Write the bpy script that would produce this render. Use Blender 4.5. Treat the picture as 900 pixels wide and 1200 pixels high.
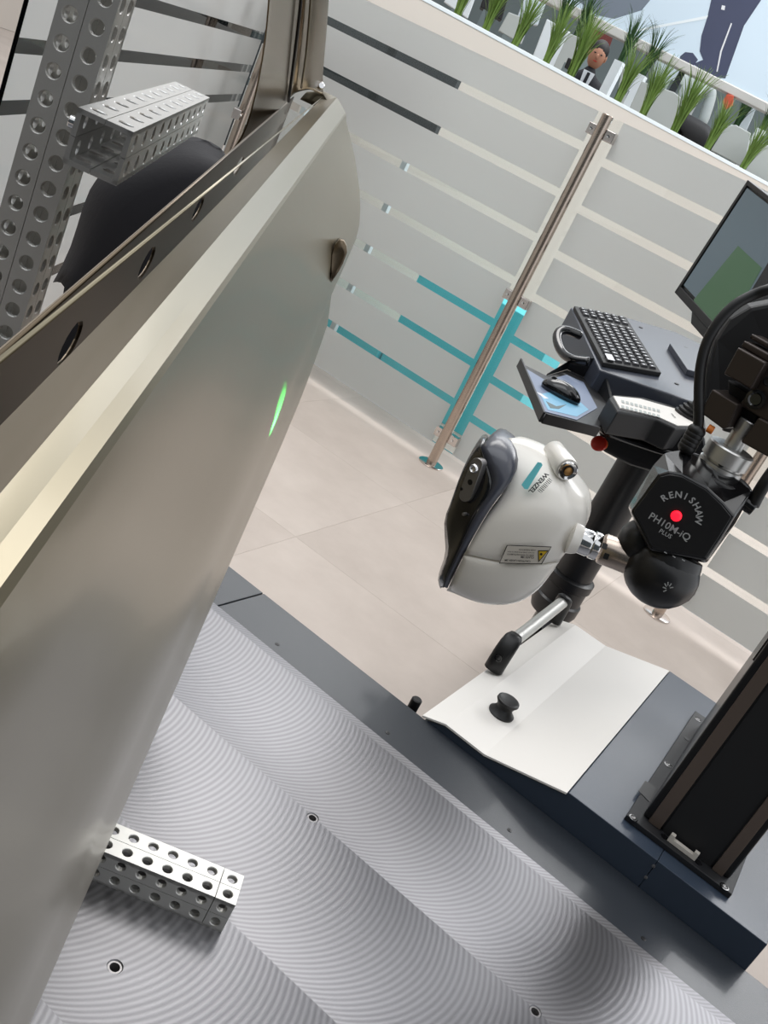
import bpy, bmesh, math, random
from mathutils import Vector as V, Matrix
random.seed(7)
S = bpy.context.scene
C = S.collection
for o in list(bpy.data.objects): bpy.data.objects.remove(o)
# ---------------------------------------------------------------- camera
F, YAW, PITCH, ROLL, H = 1158.0, -.3801, .3900, .46266, .984
fw = V((math.sin(YAW)*math.cos(PITCH), math.cos(YAW)*math.cos(PITCH), -math.sin(PITCH)))
rt = V((math.cos(YAW), -math.sin(YAW), 0)); up0 = rt.cross(fw)
cr, sr = math.cos(ROLL), math.sin(ROLL)
RT = rt*cr + up0*sr; UP = up0*cr - rt*sr
CAM = V((0, 0, H))
cam = bpy.data.objects.new('camera', bpy.data.cameras.new('camera')); C.objects.link(cam)
cam.data.sensor_fit = 'HORIZONTAL'; cam.data.sensor_width = 36; cam.data.lens = F/900*36
cam.data.clip_start = .02; cam.data.clip_end = 200
m = Matrix((RT, UP, -fw)).transposed().to_4x4(); m.translation = CAM
cam.matrix_world = m
S.camera = cam
# ---------------------------------------------------------------- light
S.view_settings.view_transform = 'Standard'; S.view_settings.look = 'None'
S.view_settings.exposure = 0.0; S.view_settings.gamma = 1; S.view_settings.use_curve_mapping = False
w = bpy.data.worlds.new('hall'); S.world = w; w.use_nodes = True
w.node_tree.nodes['Background'].inputs[0].default_value = (.93, .96, 1, 1)
w.node_tree.nodes['Background'].inputs[1].default_value = .95
def area(name, loc, target, sx, sy, power, col=(1, 1, 1)):
    l = bpy.data.lights.new(name, 'AREA'); l.shape = 'RECTANGLE'; l.size = sx; l.size_y = sy
    l.energy = power; l.color = col
    o = bpy.data.objects.new(name, l); C.objects.link(o); o.location = loc
    o.rotation_euler = (V(target)-V(loc)).to_track_quat('-Z', 'Y').to_euler()
    return o
area('ceiling_lamp', (-2.2, 3.2, 3.6), (-2.0, 3.0, 0), 2.6, 1.6, 85, (1, .98, .95))
area('ceiling_lamp', (1.2, 1.6, 3.3), (.0, 1.4, 0), 2.2, 1.8, 10, (1, .97, .93))
area('ceiling_lamp', (-1.2, .6, 3.4), (-.8, .9, 0), 1.4, 2.6, 20, (.96, .98, 1))
area('ceiling_lamp', (1.8, 6.2, 3.9), (1.2, 5.4, 0), 4.0, 2.0, 110, (.97, .98, 1))
area('ceiling_lamp', (-1.5, 8.8, 4.0), (-1.5, 8.0, 0), 7, 3.0, 260, (1, 1, 1))
# ---------------------------------------------------------------- helpers
def ray(x, y): return fw + RT*((x-450)/F) - UP*((y-600)/F)
def PD(x, y, D):
    d = ray(x, y); return CAM + d*(D/math.hypot(d.x, d.y))
def PZ(x, y, z):
    d = ray(x, y); return CAM + d*((z-H)/d.z)
def PY(x, y, Y):
    d = ray(x, y); return CAM + d*(Y/d.y)
def PP(x, y, o, n):
    d = ray(x, y); return CAM + d*((o-CAM).dot(n)/d.dot(n))
def adir(a): a = math.radians(a); return V((math.sin(a), math.cos(a), 0))
Z = V((0, 0, 1))

def lin(c): return tuple((v/255/12.92 if v/255 <= .04045 else ((v/255+.055)/1.055)**2.4) for v in c)
def mat(name, col, rough=.5, metal=0., coat=0., emis=0., trans=0., alpha=1., noise=0, nscale=30, bump=0, srgb=True, aniso=0):
    m = bpy.data.materials.new(name); m.use_nodes = True; nt = m.node_tree; b = nt.nodes['Principled BSDF']
    c = (lin(col) if srgb else col) + (1,)
    b.inputs['Base Color'].default_value = c; b.inputs['Roughness'].default_value = rough
    b.inputs['Metallic'].default_value = metal; b.inputs['Coat Weight'].default_value = coat
    b.inputs['Anisotropic'].default_value = aniso
    b.inputs['Coat Roughness'].default_value = .08
    b.inputs['Transmission Weight'].default_value = trans; b.inputs['Alpha'].default_value = alpha
    if emis: b.inputs['Emission Color'].default_value = c; b.inputs['Emission Strength'].default_value = emis
    if noise or bump:
        tc = nt.nodes.new('ShaderNodeTexCoord'); n = nt.nodes.new('ShaderNodeTexNoise')
        n.inputs['Scale'].default_value = nscale; n.inputs['Detail'].default_value = 4
        nt.links.new(tc.outputs['Object'], n.inputs['Vector'])
        if noise:
            mx = nt.nodes.new('ShaderNodeMix'); mx.data_type = 'RGBA'
            mx.inputs[6].default_value = tuple(v*(1-noise) for v in c[:3])+(1,)
            mx.inputs[7].default_value = tuple(min(1, v*(1+noise)) for v in c[:3])+(1,)
            nt.links.new(n.outputs['Fac'], mx.inputs[0]); nt.links.new(mx.outputs[2], b.inputs['Base Color'])
        if bump:
            bp = nt.nodes.new('ShaderNodeBump'); bp.inputs['Strength'].default_value = bump; bp.inputs['Distance'].default_value = .002
            nt.links.new(n.outputs['Fac'], bp.inputs['Height']); nt.links.new(bp.outputs[0], b.inputs['Normal'])
    return m
M = dict(
 skin=mat('door_skin', (130, 122, 102), .29, .72, .1, noise=.03, nscale=60),
 skin_in=mat('door_inner', (104, 92, 76), .34, .85, 0, noise=.08, nscale=30),
 pillar=mat('door_pillar', (116, 100, 78), .24, .9, 0, noise=.06, nscale=20),
 alu=mat('aluminium', (200, 200, 198), .34, .85, noise=.04, nscale=80),
 alu_dark=mat('anodised', (150, 148, 148), .38, .75, noise=.03, nscale=80),
 alu_satin=mat('satin_aluminium', (205, 204, 200), .42, .65, noise=.03, nscale=120),
 steel=mat('brushed_steel', (190, 176, 164), .27, 1, noise=.08, nscale=50),
 chrome=mat('chrome', (225, 225, 225), .12, 1),
 border=mat('border_paint', (44, 48, 54), .34, .0, .15, bump=.15, nscale=700),
 blockblue=mat('block_paint', (52, 62, 76), .36, 0, .1, bump=.15, nscale=700),
 black=mat('black', (20, 20, 22), .38, 0, .1),
 blackm=mat('matt_black', (24, 24, 26), .6),
 blackg=mat('gloss_black', (13, 13, 15), .17, 0, .5),
 cloth=mat('black_cloth', (20, 19, 24), .9, bump=.3, nscale=90),
 brownm=mat('bronze_black_metal', (70, 62, 58), .33, .6),
 white=mat('white_cover', (236, 232, 226), .45, noise=.01, nscale=8),
 gloss_white=mat('gloss_white', (244, 240, 232), .22, 0, .4),
 cap_grey=mat('cap_grey', (62, 65, 76), .3, 0, .2),
 film=None, glass=None,
 cyan=mat('cyan_print', (84, 212, 226), .5, noise=.06, nscale=12),
 teal=mat('teal_sticker', (96, 188, 196), .4),
 wall=mat('cream_wall', (212, 204, 195), .6, noise=.015, nscale=3),
 grass=mat('grass_green', (98, 126, 52), .6, noise=.35, nscale=14),
 grass_dark=mat('grass_deep', (46, 82, 40), .6, noise=.35, nscale=14),
 greyp=mat('grey_divider', (176, 182, 180), .7),
 whitep=mat('white_panel', (228, 236, 240), .6),
 red=mat('red', (190, 40, 20), .3), darkred=mat('dark_red', (88, 26, 20), .6), orange=mat('orange', (230, 130, 50), .4),
 redlit=mat('red_led', (255, 20, 40), .3, emis=2.2),
 yellow=mat('yellow', (206, 172, 40), .5),
 ink=mat('print_black', (34, 30, 30), .6), grey_ink=mat('print_grey', (170, 172, 172), .5),
 labelw=mat('label_silver', (206, 200, 190), .4),
 skinp=mat('skin', (176, 124, 98), .55), hair=mat('hair', (22, 18, 18), .6), suit=mat('suit', (24, 25, 32), .75),
 shirt=mat('shirt', (220, 222, 226), .7), bluef=mat('blue_fabric', (60, 90, 150), .7), orangef=mat('orange_fabric', (190, 80, 56), .7),
 key=mat('key', (38, 38, 42), .4), keymark=mat('key_mark', (220, 220, 225), .5),
 plate_black=mat('plate_black', (26, 27, 30), .55, 0, 0), guide=mat('guide_strip', (128, 114, 104), .34, .7), desk=mat('console_top', (64, 68, 78), .32, 0, .1), gold=mat('gold', (170, 130, 80), .3, .9),
 rubber=mat('rubber', (15, 15, 16), .45), wallgrey=mat('hall_grey', (112, 124, 126), .8),
 dark=mat('dark_panel', (44, 52, 56), .6), skin_blue=mat('pad_print', (120, 176, 206), .4),
 pad=mat('pad_grey', (120, 132, 156), .4), steel_w=mat('clamp_steel', (215, 208, 204), .2, 1),
)
def glassmat(name, transp, col, rough, ior=1.45):
    m = bpy.data.materials.new(name); m.use_nodes = True; nt = m.node_tree; nt.nodes.clear()
    out = nt.nodes.new('ShaderNodeOutputMaterial'); fr = nt.nodes.new('ShaderNodeFresnel'); fr.inputs[0].default_value = ior
    g = nt.nodes.new('ShaderNodeBsdfGlossy'); g.inputs['Roughness'].default_value = rough
    t = nt.nodes.new('ShaderNodeBsdfTransparent'); t.inputs[0].default_value = col
    mx = nt.nodes.new('ShaderNodeMixShader')
    nt.links.new(fr.outputs[0], mx.inputs[0]); nt.links.new(t.outputs[0], mx.inputs[1]); nt.links.new(g.outputs[0], mx.inputs[2])
    nt.links.new(mx.outputs[0], out.inputs[0]); return m
M['glass'] = glassmat('clear_glass', 0, (.97, .985, .98, 1), .02)
def filmmat():
    m = bpy.data.materials.new('frosted_film'); m.use_nodes = True; nt = m.node_tree; nt.nodes.clear()
    out = nt.nodes.new('ShaderNodeOutputMaterial')
    d = nt.nodes.new('ShaderNodeBsdfDiffuse'); d.inputs[0].default_value = lin((240, 240, 238))+(1,)
    tl = nt.nodes.new('ShaderNodeBsdfTranslucent'); tl.inputs[0].default_value = lin((226, 230, 228))+(1,)
    rf = nt.nodes.new('ShaderNodeBsdfRefraction'); rf.inputs['Roughness'].default_value = .9; rf.inputs['IOR'].default_value = 1.25
    rf.inputs[0].default_value = (.9, .93, .92, 1)
    g = nt.nodes.new('ShaderNodeBsdfGlossy'); g.inputs['Roughness'].default_value = .12
    a = nt.nodes.new('ShaderNodeMixShader'); a.inputs[0].default_value = .32
    nt.links.new(d.outputs[0], a.inputs[1]); nt.links.new(tl.outputs[0], a.inputs[2])
    b = nt.nodes.new('ShaderNodeMixShader'); b.inputs[0].default_value = .28
    nt.links.new(a.outputs[0], b.inputs[1]); nt.links.new(rf.outputs[0], b.inputs[2])
    fr = nt.nodes.new('ShaderNodeFresnel'); fr.inputs[0].default_value = 1.4
    c = nt.nodes.new('ShaderNodeMixShader'); nt.links.new(fr.outputs[0], c.inputs[0])
    nt.links.new(b.outputs[0], c.inputs[1]); nt.links.new(g.outputs[0], c.inputs[2])
    nt.links.new(c.outputs[0], out.inputs[0]); return m
M['film'] = filmmat()

def plate_mat():
    """face-milled aluminium: passes 0.25 m wide along X, arcs of tool marks, anisotropic shine"""
    m = bpy.data.materials.new('milled_aluminium'); m.use_nodes = True; nt = m.node_tree; N = nt.nodes; L = nt.links
    b = N['Principled BSDF']; b.inputs['Metallic'].default_value = .9
    tc = N.new('ShaderNodeTexCoord'); sp = N.new('ShaderNodeSeparateXYZ'); L.new(tc.outputs['Object'], sp.inputs[0])
    def mth(op, a, bb=None, cc=None):
        n = N.new('ShaderNodeMath'); n.operation = op
        for i, v in enumerate((a, bb, cc)):
            if v is None: continue
            if isinstance(v, (int, float)): n.inputs[i].default_value = v
            else: L.new(v, n.inputs[i])
        return n.outputs[0]
    R = .20
    yb = mth('FLOORED_MODULO', mth('SUBTRACT', sp.outputs[1], .15), .25)   # 0..0.25 in a pass, 0 at its near edge
    dy = mth('SUBTRACT', yb, .155)
    root = mth('SQRT', mth('MAXIMUM', mth('SUBTRACT', R*R, mth('MULTIPLY', dy, dy)), 1e-5))
    ph = mth('SUBTRACT', sp.outputs[0], root)
    nz = N.new('ShaderNodeTexNoise'); nz.inputs['Scale'].default_value = 6; L.new(tc.outputs['Object'], nz.inputs['Vector'])
    ph = mth('ADD', ph, mth('MULTIPLY', nz.outputs[0], .004))
    s1 = mth('SINE', mth('MULTIPLY', ph, 2*math.pi/.0092))
    s2 = mth('SINE', mth('MULTIPLY', ph, 2*math.pi/.0011))
    hgt = mth('ADD', mth('MULTIPLY', s1, .5), mth('MULTIPLY', s2, .12))
    bp = N.new('ShaderNodeBump'); bp.inputs['Strength'].default_value = .05; bp.inputs['Distance'].default_value = .003
    L.new(hgt, bp.inputs['Height']); L.new(bp.outputs[0], b.inputs['Normal'])
    # tangent along the arc
    cb = N.new('ShaderNodeCombineXYZ'); L.new(mth('MULTIPLY', dy, -1/R), cb.inputs[0]); L.new(mth('MULTIPLY', root, 1/R), cb.inputs[1])
    L.new(cb.outputs[0], b.inputs['Tangent']); b.inputs['Anisotropic'].default_value = .72
    n2 = N.new('ShaderNodeTexNoise'); n2.inputs['Scale'].default_value = 4; n2.inputs['Detail'].default_value = 5; L.new(tc.outputs['Object'], n2.inputs['Vector'])
    f = mth('ADD', mth('MULTIPLY', s1, .13), mth('ADD', mth('MULTIPLY', n2.outputs[0], .16), .42))
    rp = N.new('ShaderNodeMix'); rp.data_type = 'RGBA'
    rp.inputs[6].default_value = lin((84, 84, 87))+(1,); rp.inputs[7].default_value = lin((160, 159, 162))+(1,)
    L.new(f, rp.inputs[0]); L.new(rp.outputs[2], b.inputs['Base Color'])
    L.new(mth('ADD', mth('MULTIPLY', n2.outputs[0], .12), .30), b.inputs['Roughness'])
    return m
M['plate'] = plate_mat()

def tilemat():
    m = bpy.data.materials.new('stone_tile'); m.use_nodes = True; nt = m.node_tree; N = nt.nodes; L = nt.links; b = N['Principled BSDF']
    tc = N.new('ShaderNodeTexCoord'); n = N.new('ShaderNodeTexNoise'); n.inputs['Scale'].default_value = 2.2; n.inputs['Detail'].default_value = 6
    n.inputs['Roughness'].default_value = .62; L.new(tc.outputs['Object'], n.inputs['Vector'])
    oi = N.new('ShaderNodeObjectInfo'); mx = N.new('ShaderNodeMix'); mx.data_type = 'RGBA'
    mx.inputs[6].default_value = lin((166, 154, 145))+(1,); mx.inputs[7].default_value = lin((212, 201, 192))+(1,)
    a = N.new('ShaderNodeMath'); a.operation = 'MULTIPLY_ADD'; L.new(oi.outputs['Random'], a.inputs[0]); a.inputs[1].default_value = .14; L.new(n.outputs[0], a.inputs[2])
    L.new(a.outputs[0], mx.inputs[0]); L.new(mx.outputs[2], b.inputs['Base Color']); b.inputs['Roughness'].default_value = .95
    return m
M['tile'] = tilemat()

def fin(o, smooth=False, bevel=0, seg=2, sub=0):
    if smooth:
        for p in o.data.polygons: p.use_smooth = True
    if sub:
        md = o.modifiers.new('sub', 'SUBSURF'); md.levels = sub; md.render_levels = sub
    if bevel:
        md = o.modifiers.new('bev', 'BEVEL'); md.width = bevel; md.segments = seg; md.limit_method = 'ANGLE'; md.angle_limit = .6
    return o
def link(name, me, m, parent=None):
    o = bpy.data.objects.new(name, me); C.objects.link(o)
    if m is not None: me.materials.append(M[m] if isinstance(m, str) else m)
    if parent is not None:
        o.parent = parent
        if parent.type == 'EMPTY': o.matrix_parent_inverse = Matrix.Translation(-parent.location)
    return o
def mk(name, vs, fs, m, parent=None, **k):
    me = bpy.data.meshes.new(name); me.from_pydata([tuple(v) for v in vs], [], fs); me.update()
    bm = bmesh.new(); bm.from_mesh(me); bmesh.ops.recalc_face_normals(bm, faces=bm.faces); bm.to_mesh(me); bm.free()
    return fin(link(name, me, m, parent), **k)
def thing(name, label, cat, loc=(0, 0, 0), group=None):
    o = bpy.data.objects.new(name, None); C.objects.link(o); o.location = loc; o.empty_display_size = .05
    return tag(o, label, cat, group)
def tag(o, label=None, cat=None, group=None, kind=None):
    if label: o['label'] = label
    if cat: o['category'] = cat
    if group: o['group'] = group
    if kind: o['kind'] = kind
    return o
def prism(name, pts, ext, m, parent=None, **k):
    n = len(pts); ext = V(ext); vs = [V(p) for p in pts]+[V(p)+ext for p in pts]
    fs = [tuple(range(n)), tuple(range(2*n-1, n-1, -1))]+[(i, (i+1) % n, n+(i+1) % n, n+i) for i in range(n)]
    return mk(name, vs, fs, m, parent, **k)
def box(name, a, b, m, parent=None, **k):
    x0, y0, z0 = a; x1, y1, z1 = b
    return prism(name, [(x0, y0, z0), (x1, y0, z0), (x1, y1, z0), (x0, y1, z0)], (0, 0, z1-z0), m, parent, **k)
def obox(name, o, u, v, wv, m, parent=None, **k):
    o, u, v, wv = V(o), V(u), V(v), V(wv); return prism(name, [o, o+u, o+u+v, o+v], wv, m, parent, **k)
def frame(d):
    d = V(d).normalized(); a = d.orthogonal().normalized(); return d, a, d.cross(a)
def lathe(name, a, d, prof, m, parent=None, seg=24, smooth=True, **k):
    """prof = [(dist along d, radius)...] closed with caps"""
    d, e, f = frame(d); a = V(a); vs = []; fs = []
    for t, r in prof:
        for i in range(seg):
            an = 2*math.pi*i/seg; vs.append(a+d*t+(e*math.cos(an)+f*math.sin(an))*r)
    for j in range(len(prof)-1):
        for i in range(seg):
            q = (i+1) % seg; fs.append((j*seg+i, j*seg+q, (j+1)*seg+q, (j+1)*seg+i))
    fs.append(tuple(range(seg))); fs.append(tuple((len(prof)-1)*seg+i for i in range(seg)))
    o = mk(name, vs, fs, m, parent)
    if smooth:
        for p in o.data.polygons:
            if len(p.vertices) == 4: p.use_smooth = True
        o.data.set_sharp_from_angle(angle=.7) if hasattr(o.data, 'set_sharp_from_angle') else None
    return o
def cyl(name, a, b, r, m, parent=None, seg=24, c=0.0008):
    a, b = V(a), V(b); L = (b-a).length; c = min(c, L*.3, r*.3)
    return lathe(name, a, b-a, [(0, r-c), (c, r), (L-c, r), (L, r-c)], m, parent, seg)
def tube(name, pts, r, m, parent=None, seg=12, sm=True):
    pts = [V(p) for p in pts]
    if sm:   # catmull-rom
        q = []
        P = [pts[0]*2-pts[1]]+pts+[pts[-1]*2-pts[-2]]
        for i in range(1, len(P)-2):
            for k in range(6):
                t = k/6; a, b, c, d = P[i-1:i+3]
                q.append(.5*((2*b)+(c-a)*t+(2*a-5*b+4*c-d)*t*t+(3*b-a-3*c+d)*t**3))
        pts = q+[pts[-1]]
    vs = []; fs = []; up = None
    for i, p in enumerate(pts):
        d = (pts[min(i+1, len(pts)-1)]-pts[max(i-1, 0)]).normalized()
        up = d.orthogonal().normalized() if up is None else (up-d*up.dot(d)).normalized()
        s = d.cross(up)
        for k in range(seg):
            an = 2*math.pi*k/seg; vs.append(p+(up*math.cos(an)+s*math.sin(an))*r)
    for j in range(len(pts)-1):
        for i in range(seg):
            q2 = (i+1) % seg; fs.append((j*seg+i, j*seg+q2, (j+1)*seg+q2, (j+1)*seg+i))
    fs.append(tuple(range(seg))); fs.append(tuple((len(pts)-1)*seg+i for i in range(seg)))
    return mk(name, vs, fs, m, parent, smooth=True)
def loft(name, rings, m, parent=None, closed=True, caps=True, **k):
    n = len(rings[0]); vs = [V(p) for r in rings for p in r]; fs = []
    for j in range(len(rings)-1):
        for i in range(n if closed else n-1):
            q = (i+1) % n; fs.append((j*n+i, j*n+q, (j+1)*n+q, (j+1)*n+i))
    if caps: fs += [tuple(range(n)), tuple((len(rings)-1)*n+i for i in range(n))]
    return mk(name, vs, fs, m, parent, **k)
def sheet(name, rows, back, m, parent=None, **k):
    """rows of 3D points, thickened: back(p) gives the rear point"""
    R, n = len(rows), len(rows[0]); vs = [V(p) for r in rows for p in r]; vs += [back(p) for p in vs]; K = R*n; fs = []
    for j in range(R-1):
        for i in range(n-1):
            a = (j*n+i, j*n+i+1, (j+1)*n+i+1, (j+1)*n+i); fs.append(a); fs.append(tuple(K+q for q in a[::-1]))
    per = [i for i in range(n)]+[j*n+n-1 for j in range(1, R)]+[(R-1)*n+i for i in range(n-2, -1, -1)]+[j*n for j in range(R-2, 0, -1)]
    for a, b in zip(per, per[1:]+per[:1]): fs.append((a, b, K+b, K+a))
    cr_ = k.pop('crease', .85); o = mk(name, vs, fs, m, parent, **k)
    if k.get('sub'):
        at = o.data.attributes.new('crease_edge', 'FLOAT', 'EDGE'); P_ = set(frozenset(e) for e in zip(per, per[1:]+per[:1])); cs_ = {per.index(0) and 0 or 0, n-1, (R-1)*n, K-1}
        for e in o.data.edges:
            if frozenset(e.vertices) in P_: at.data[e.index].value = cr_
        av = o.data.attributes.new('crease_vert', 'FLOAT', 'POINT')
        for q in (0, n-1, (R-1)*n, K-1): av.data[q].value = 1.0
    return o
def perf(name, O, U, W, N_, xs, ys, holes, t, m, parent=None, seg=16, cham=.0009, gap=None):
    """perforated panel, real holes. xs, ys = cell limits; holes {(i,j):(rx,ry)}; N_ outward, t thickness"""
    O, U, W, N_ = V(O), V(U).normalized(), V(W).normalized(), V(N_).normalized(); vs = []; fs = []
    P = lambda x, y, d: O+U*x+W*y-N_*d
    for i in range(len(xs)-1):
        for j in range(len(ys)-1):
            x0, x1, y0, y1 = xs[i], xs[i+1], ys[j], ys[j+1]
            if gap:
                gx, gy = gap
                if gx and i > 0: x0 += gx
                if gx and i < len(xs)-2: x1 -= gx
                if gy and j > 0: y0 += gy
                if gy and j < len(ys)-2: y1 -= gy
            b = len(vs)
            if (i, j) not in holes:
                vs += [P(x0, y0, 0), P(x1, y0, 0), P(x1, y1, 0), P(x0, y1, 0), P(x0, y0, t), P(x1, y0, t), P(x1, y1, t), P(x0, y1, t)]
                fs += [(b, b+1, b+2, b+3), (b+7, b+6, b+5, b+4), (b, b+4, b+5, b+1), (b+1, b+5, b+6, b+2), (b+2, b+6, b+7, b+3), (b+3, b+7, b+4, b)]
                continue
            rx, ry = holes[(i, j)][:2]; cx, cy = (xs[i]+xs[i+1])/2, (ys[j]+ys[j+1])/2
            sq = []; ci = []
            for q in range(seg):
                a = 2*math.pi*(q+.0)/seg; c, s = math.cos(a), math.sin(a)
                kx = ((x1-cx) if c > 0 else (cx-x0))/max(abs(c), 1e-6); ky = ((y1-cy) if s > 0 else (cy-y0))/max(abs(s), 1e-6)
                # square perimeter with exact corners
                tt = min(kx, ky)
                if abs(abs(c)-abs(s)) < 1e-4: sq.append((x1 if c > 0 else x0, y1 if s > 0 else y0))
                else:
                    if abs(c) > abs(s): sq.append((x1 if c > 0 else x0, cy+(abs(s)/abs(c))*((y1-cy) if s > 0 else -(cy-y0))))
                    else: sq.append((cx+(abs(c)/abs(s))*((x1-cx) if c > 0 else -(cx-x0)), y1 if s > 0 else y0))
                ci.append((c, s))
            for (x, y) in sq: vs.append(P(x, y, 0))
            for (c, s) in ci: vs.append(P(cx+c*(rx+cham), cy+s*(ry+cham), 0))
            for (c, s) in ci: vs.append(P(cx+c*rx, cy+s*ry, cham))
            for (c, s) in ci: vs.append(P(cx+c*rx, cy+s*ry, t))
            for (x, y) in sq: vs.append(P(x, y, t))
            for l in range(5):
                for q in range(seg):
                    r = (q+1) % seg; A, B = b+l*seg, b+((l+1) % 5)*seg
                    fs.append((A+q, A+r, B+r, B+q))
    me = bpy.data.meshes.new(name); me.from_pydata([tuple(v) for v in vs], [], fs); me.update()
    return link(name, me, m, parent)
def text(name, body, o, u, v, m, parent=None, width=None, size=None, align='CENTER', thick=.0002, bold=0):
    cu = bpy.data.curves.new(name, 'FONT'); cu.body = body; cu.align_x = align; cu.align_y = 'CENTER'; cu.size = 1; cu.offset = bold; cu.resolution_u = 2
    t = bpy.data.objects.new(name, cu); C.objects.link(t); dg = bpy.context.evaluated_depsgraph_get()
    me = bpy.data.meshes.new_from_object(t.evaluated_get(dg)); bpy.data.objects.remove(t)
    xs = [q.co.x for q in me.vertices] or [0, 1]; sc = size if size else width/(max(xs)-min(xs))
    u = V(u).normalized(); v = V(v); v = (v-u*v.dot(u)).normalized(); n = u.cross(v)
    for q in me.vertices: q.co = V(o)+u*q.co.x*sc+v*q.co.y*sc+n*thick
    me.materials.clear(); return link(name, me, m, parent)
# ================================================================ setting
FZ = -.5
tag(box('floor', (-16, -3.1, FZ-.06), (4.5, 14.5, FZ-.004), 'tile'), None, None, kind='structure')
floor = bpy.data.objects['floor']
tag(box('wall_left', (-10.1, -3, FZ), (-10, 14.4, 5.0), 'wall'), kind='structure')
tile_me = box('tile', (0.0004, 0.0004, -.002), (.7996, .7996, 0), 'tile').data
bpy.data.objects.remove(bpy.data.objects['tile'])
for i in range(-6, 4):
    for j in range(0, 11):
        o = bpy.data.objects.new('tile', tile_me); C.objects.link(o); o.parent = floor
        o.location = (i*.8+.25, .35+j*.8, FZ); o.rotation_euler = (0, 0, 0)
tag(box('wall_front_blocker', (-9.9, -3.1, FZ), (6.5, -3.0, 3.8), 'dark'), kind='structure')  # unseen dark wall added behind the camera, blocks world light on camera-facing sides
tag(box('wall_back', (-16, 14.4, FZ), (8, 14.5, 3.4), 'wallgrey'), kind='structure')

# ================================================================ measuring table
T = thing('measuring_table', 'low measuring table with silvery milled aluminium top and dark slate border', 'table', (-.3, .7, FZ))
box('body', (-.94, -.55, FZ), (1.55, 1.53, -.03), 'border', T, bevel=.004)
hx = [-.748, -.342, .064, .47]; hy = [.33, .74, 1.149]
xs = sorted([-.80, .95]+[h+d for h in hx for d in (-.02, .02)]); ys = sorted([-.4, 1.42]+[h+d for h in hy for d in (-.02, .02)])
holes = {(xs.index(h-.02), ys.index(k-.02)): (.0085, .0085) for h in hx for k in hy}
perf('machined_plate', (0, 0, 0), (1, 0, 0), (0, 1, 0), Z, xs, ys, holes, .03, 'plate', T, seg=32, cham=.0012)
for h in hx:
    for k in hy:
        r = lathe('threaded_insert', (h, k, -.026), Z, [(0, .0085), (.0245, .0085), (.0245, .0062), (.004, .0055), (.004, .0015)], 'alu_dark', T, 28)
        lathe('screw_socket', (h, k, -.028), Z, [(0, .0054), (.008, .0054), (.0082, .001)], 'blackm', T, 16)
# border strips round the plate
def strip(pts): return prism('border_strip', [V(p) for p in pts], (0, 0, -.028), 'border', T, bevel=.0015)
g = .0012
strip([(-.786+g, 1.4205, -.002), (1.5, 1.4205, -.002), (1.5, 1.557, -.002), (-.776+g, 1.557, -.002)])
strip([(-.8005, 1.4205, -.002), (-.786-g, 1.4205, -.002), (-.776-g, 1.557, -.002), (-.88, 1.557, -.002), (-.88, -.5, -.002), (-.8005, -.5, -.002)])
for (x, y) in ((325, 755), (454, 858.5), (597, 973), (754, 1100)):
    p = PZ(x, y, -.002)
    sc = lathe('screw', p-Z*.004, Z, [(0, .0045), (.0046, .0045), (.0048, .0036)], 'black', T, 16)
    lathe('socket', p+Z*.0002, Z, [(0, .0021), (.0008, .0021), (.0009, .0008)], 'rubber', sc, 6, smooth=False)
pin = cyl('locating_pin', (-.402, 1.585, -.10), (-.402, 1.585, .006), .0105, 'rubber', T, 24, .002)
obox('pin_bracket', (-.415, 1.53, -.1), (.026, 0, 0), (0, .066, 0), (0, 0, .02), 'border', T)

# ================================================================ axis housing with white cover beside the table
A = thing('axis_housing', 'long slate-blue machine housing behind the table, half under a white cover', 'machine', (-.05, 1.9, FZ))
prof = [(-.371, .001), (-.325, .017), (-.236, .017), (-.081, .058)]
hp = [V((x, 1.559, z-.006)) for x, z in prof]
Y1 = 2.290
prism('casing', [V((-.365, 1.559, FZ))]+[V((-.365, 1.559, -.006))]+hp[1:]+[V((-.079, 1.559, .060)), V((.1, 1.559, .060)), V((.1, 1.559, FZ))], (0, Y1-1.559, 0), 'blockblue', A, bevel=.0012)
prism('casing', [V((.1008, 1.559, FZ)), V((.1008, 1.559, .060)), V((.304, 1.559, .060)), V((.304, 1.559, FZ))], (0, Y1-1.559, 0), 'blockblue', A, bevel=.0012)
sheet('cover', [[V((x, y, z+.001)) for x, z in prof] for y in (1.5565, 1.9, Y1+.002)], lambda p: p-Z*.004, 'white', A)
for (x, y) in ((766, 1015), (757, 1028)):
    p = PY(x, y, 1.559); lathe('screw', p+V((0, .002, 0)), (0, -1, 0), [(0, .003), (.0032, .003), (.0035, .0015)], 'alu_dark', A, 12)
# knob on the cover
kp = PZ(587, 836, .018)
lathe('knob', kp, Z, [(0, .0262), (.003, .0268), (.008, .021), (.016, .0165), (.024, .0195), (.030, .0235), (.034, .0228), (.036, .019), (.0345, .014), (.034, .003)], 'rubber', A, 32)
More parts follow.
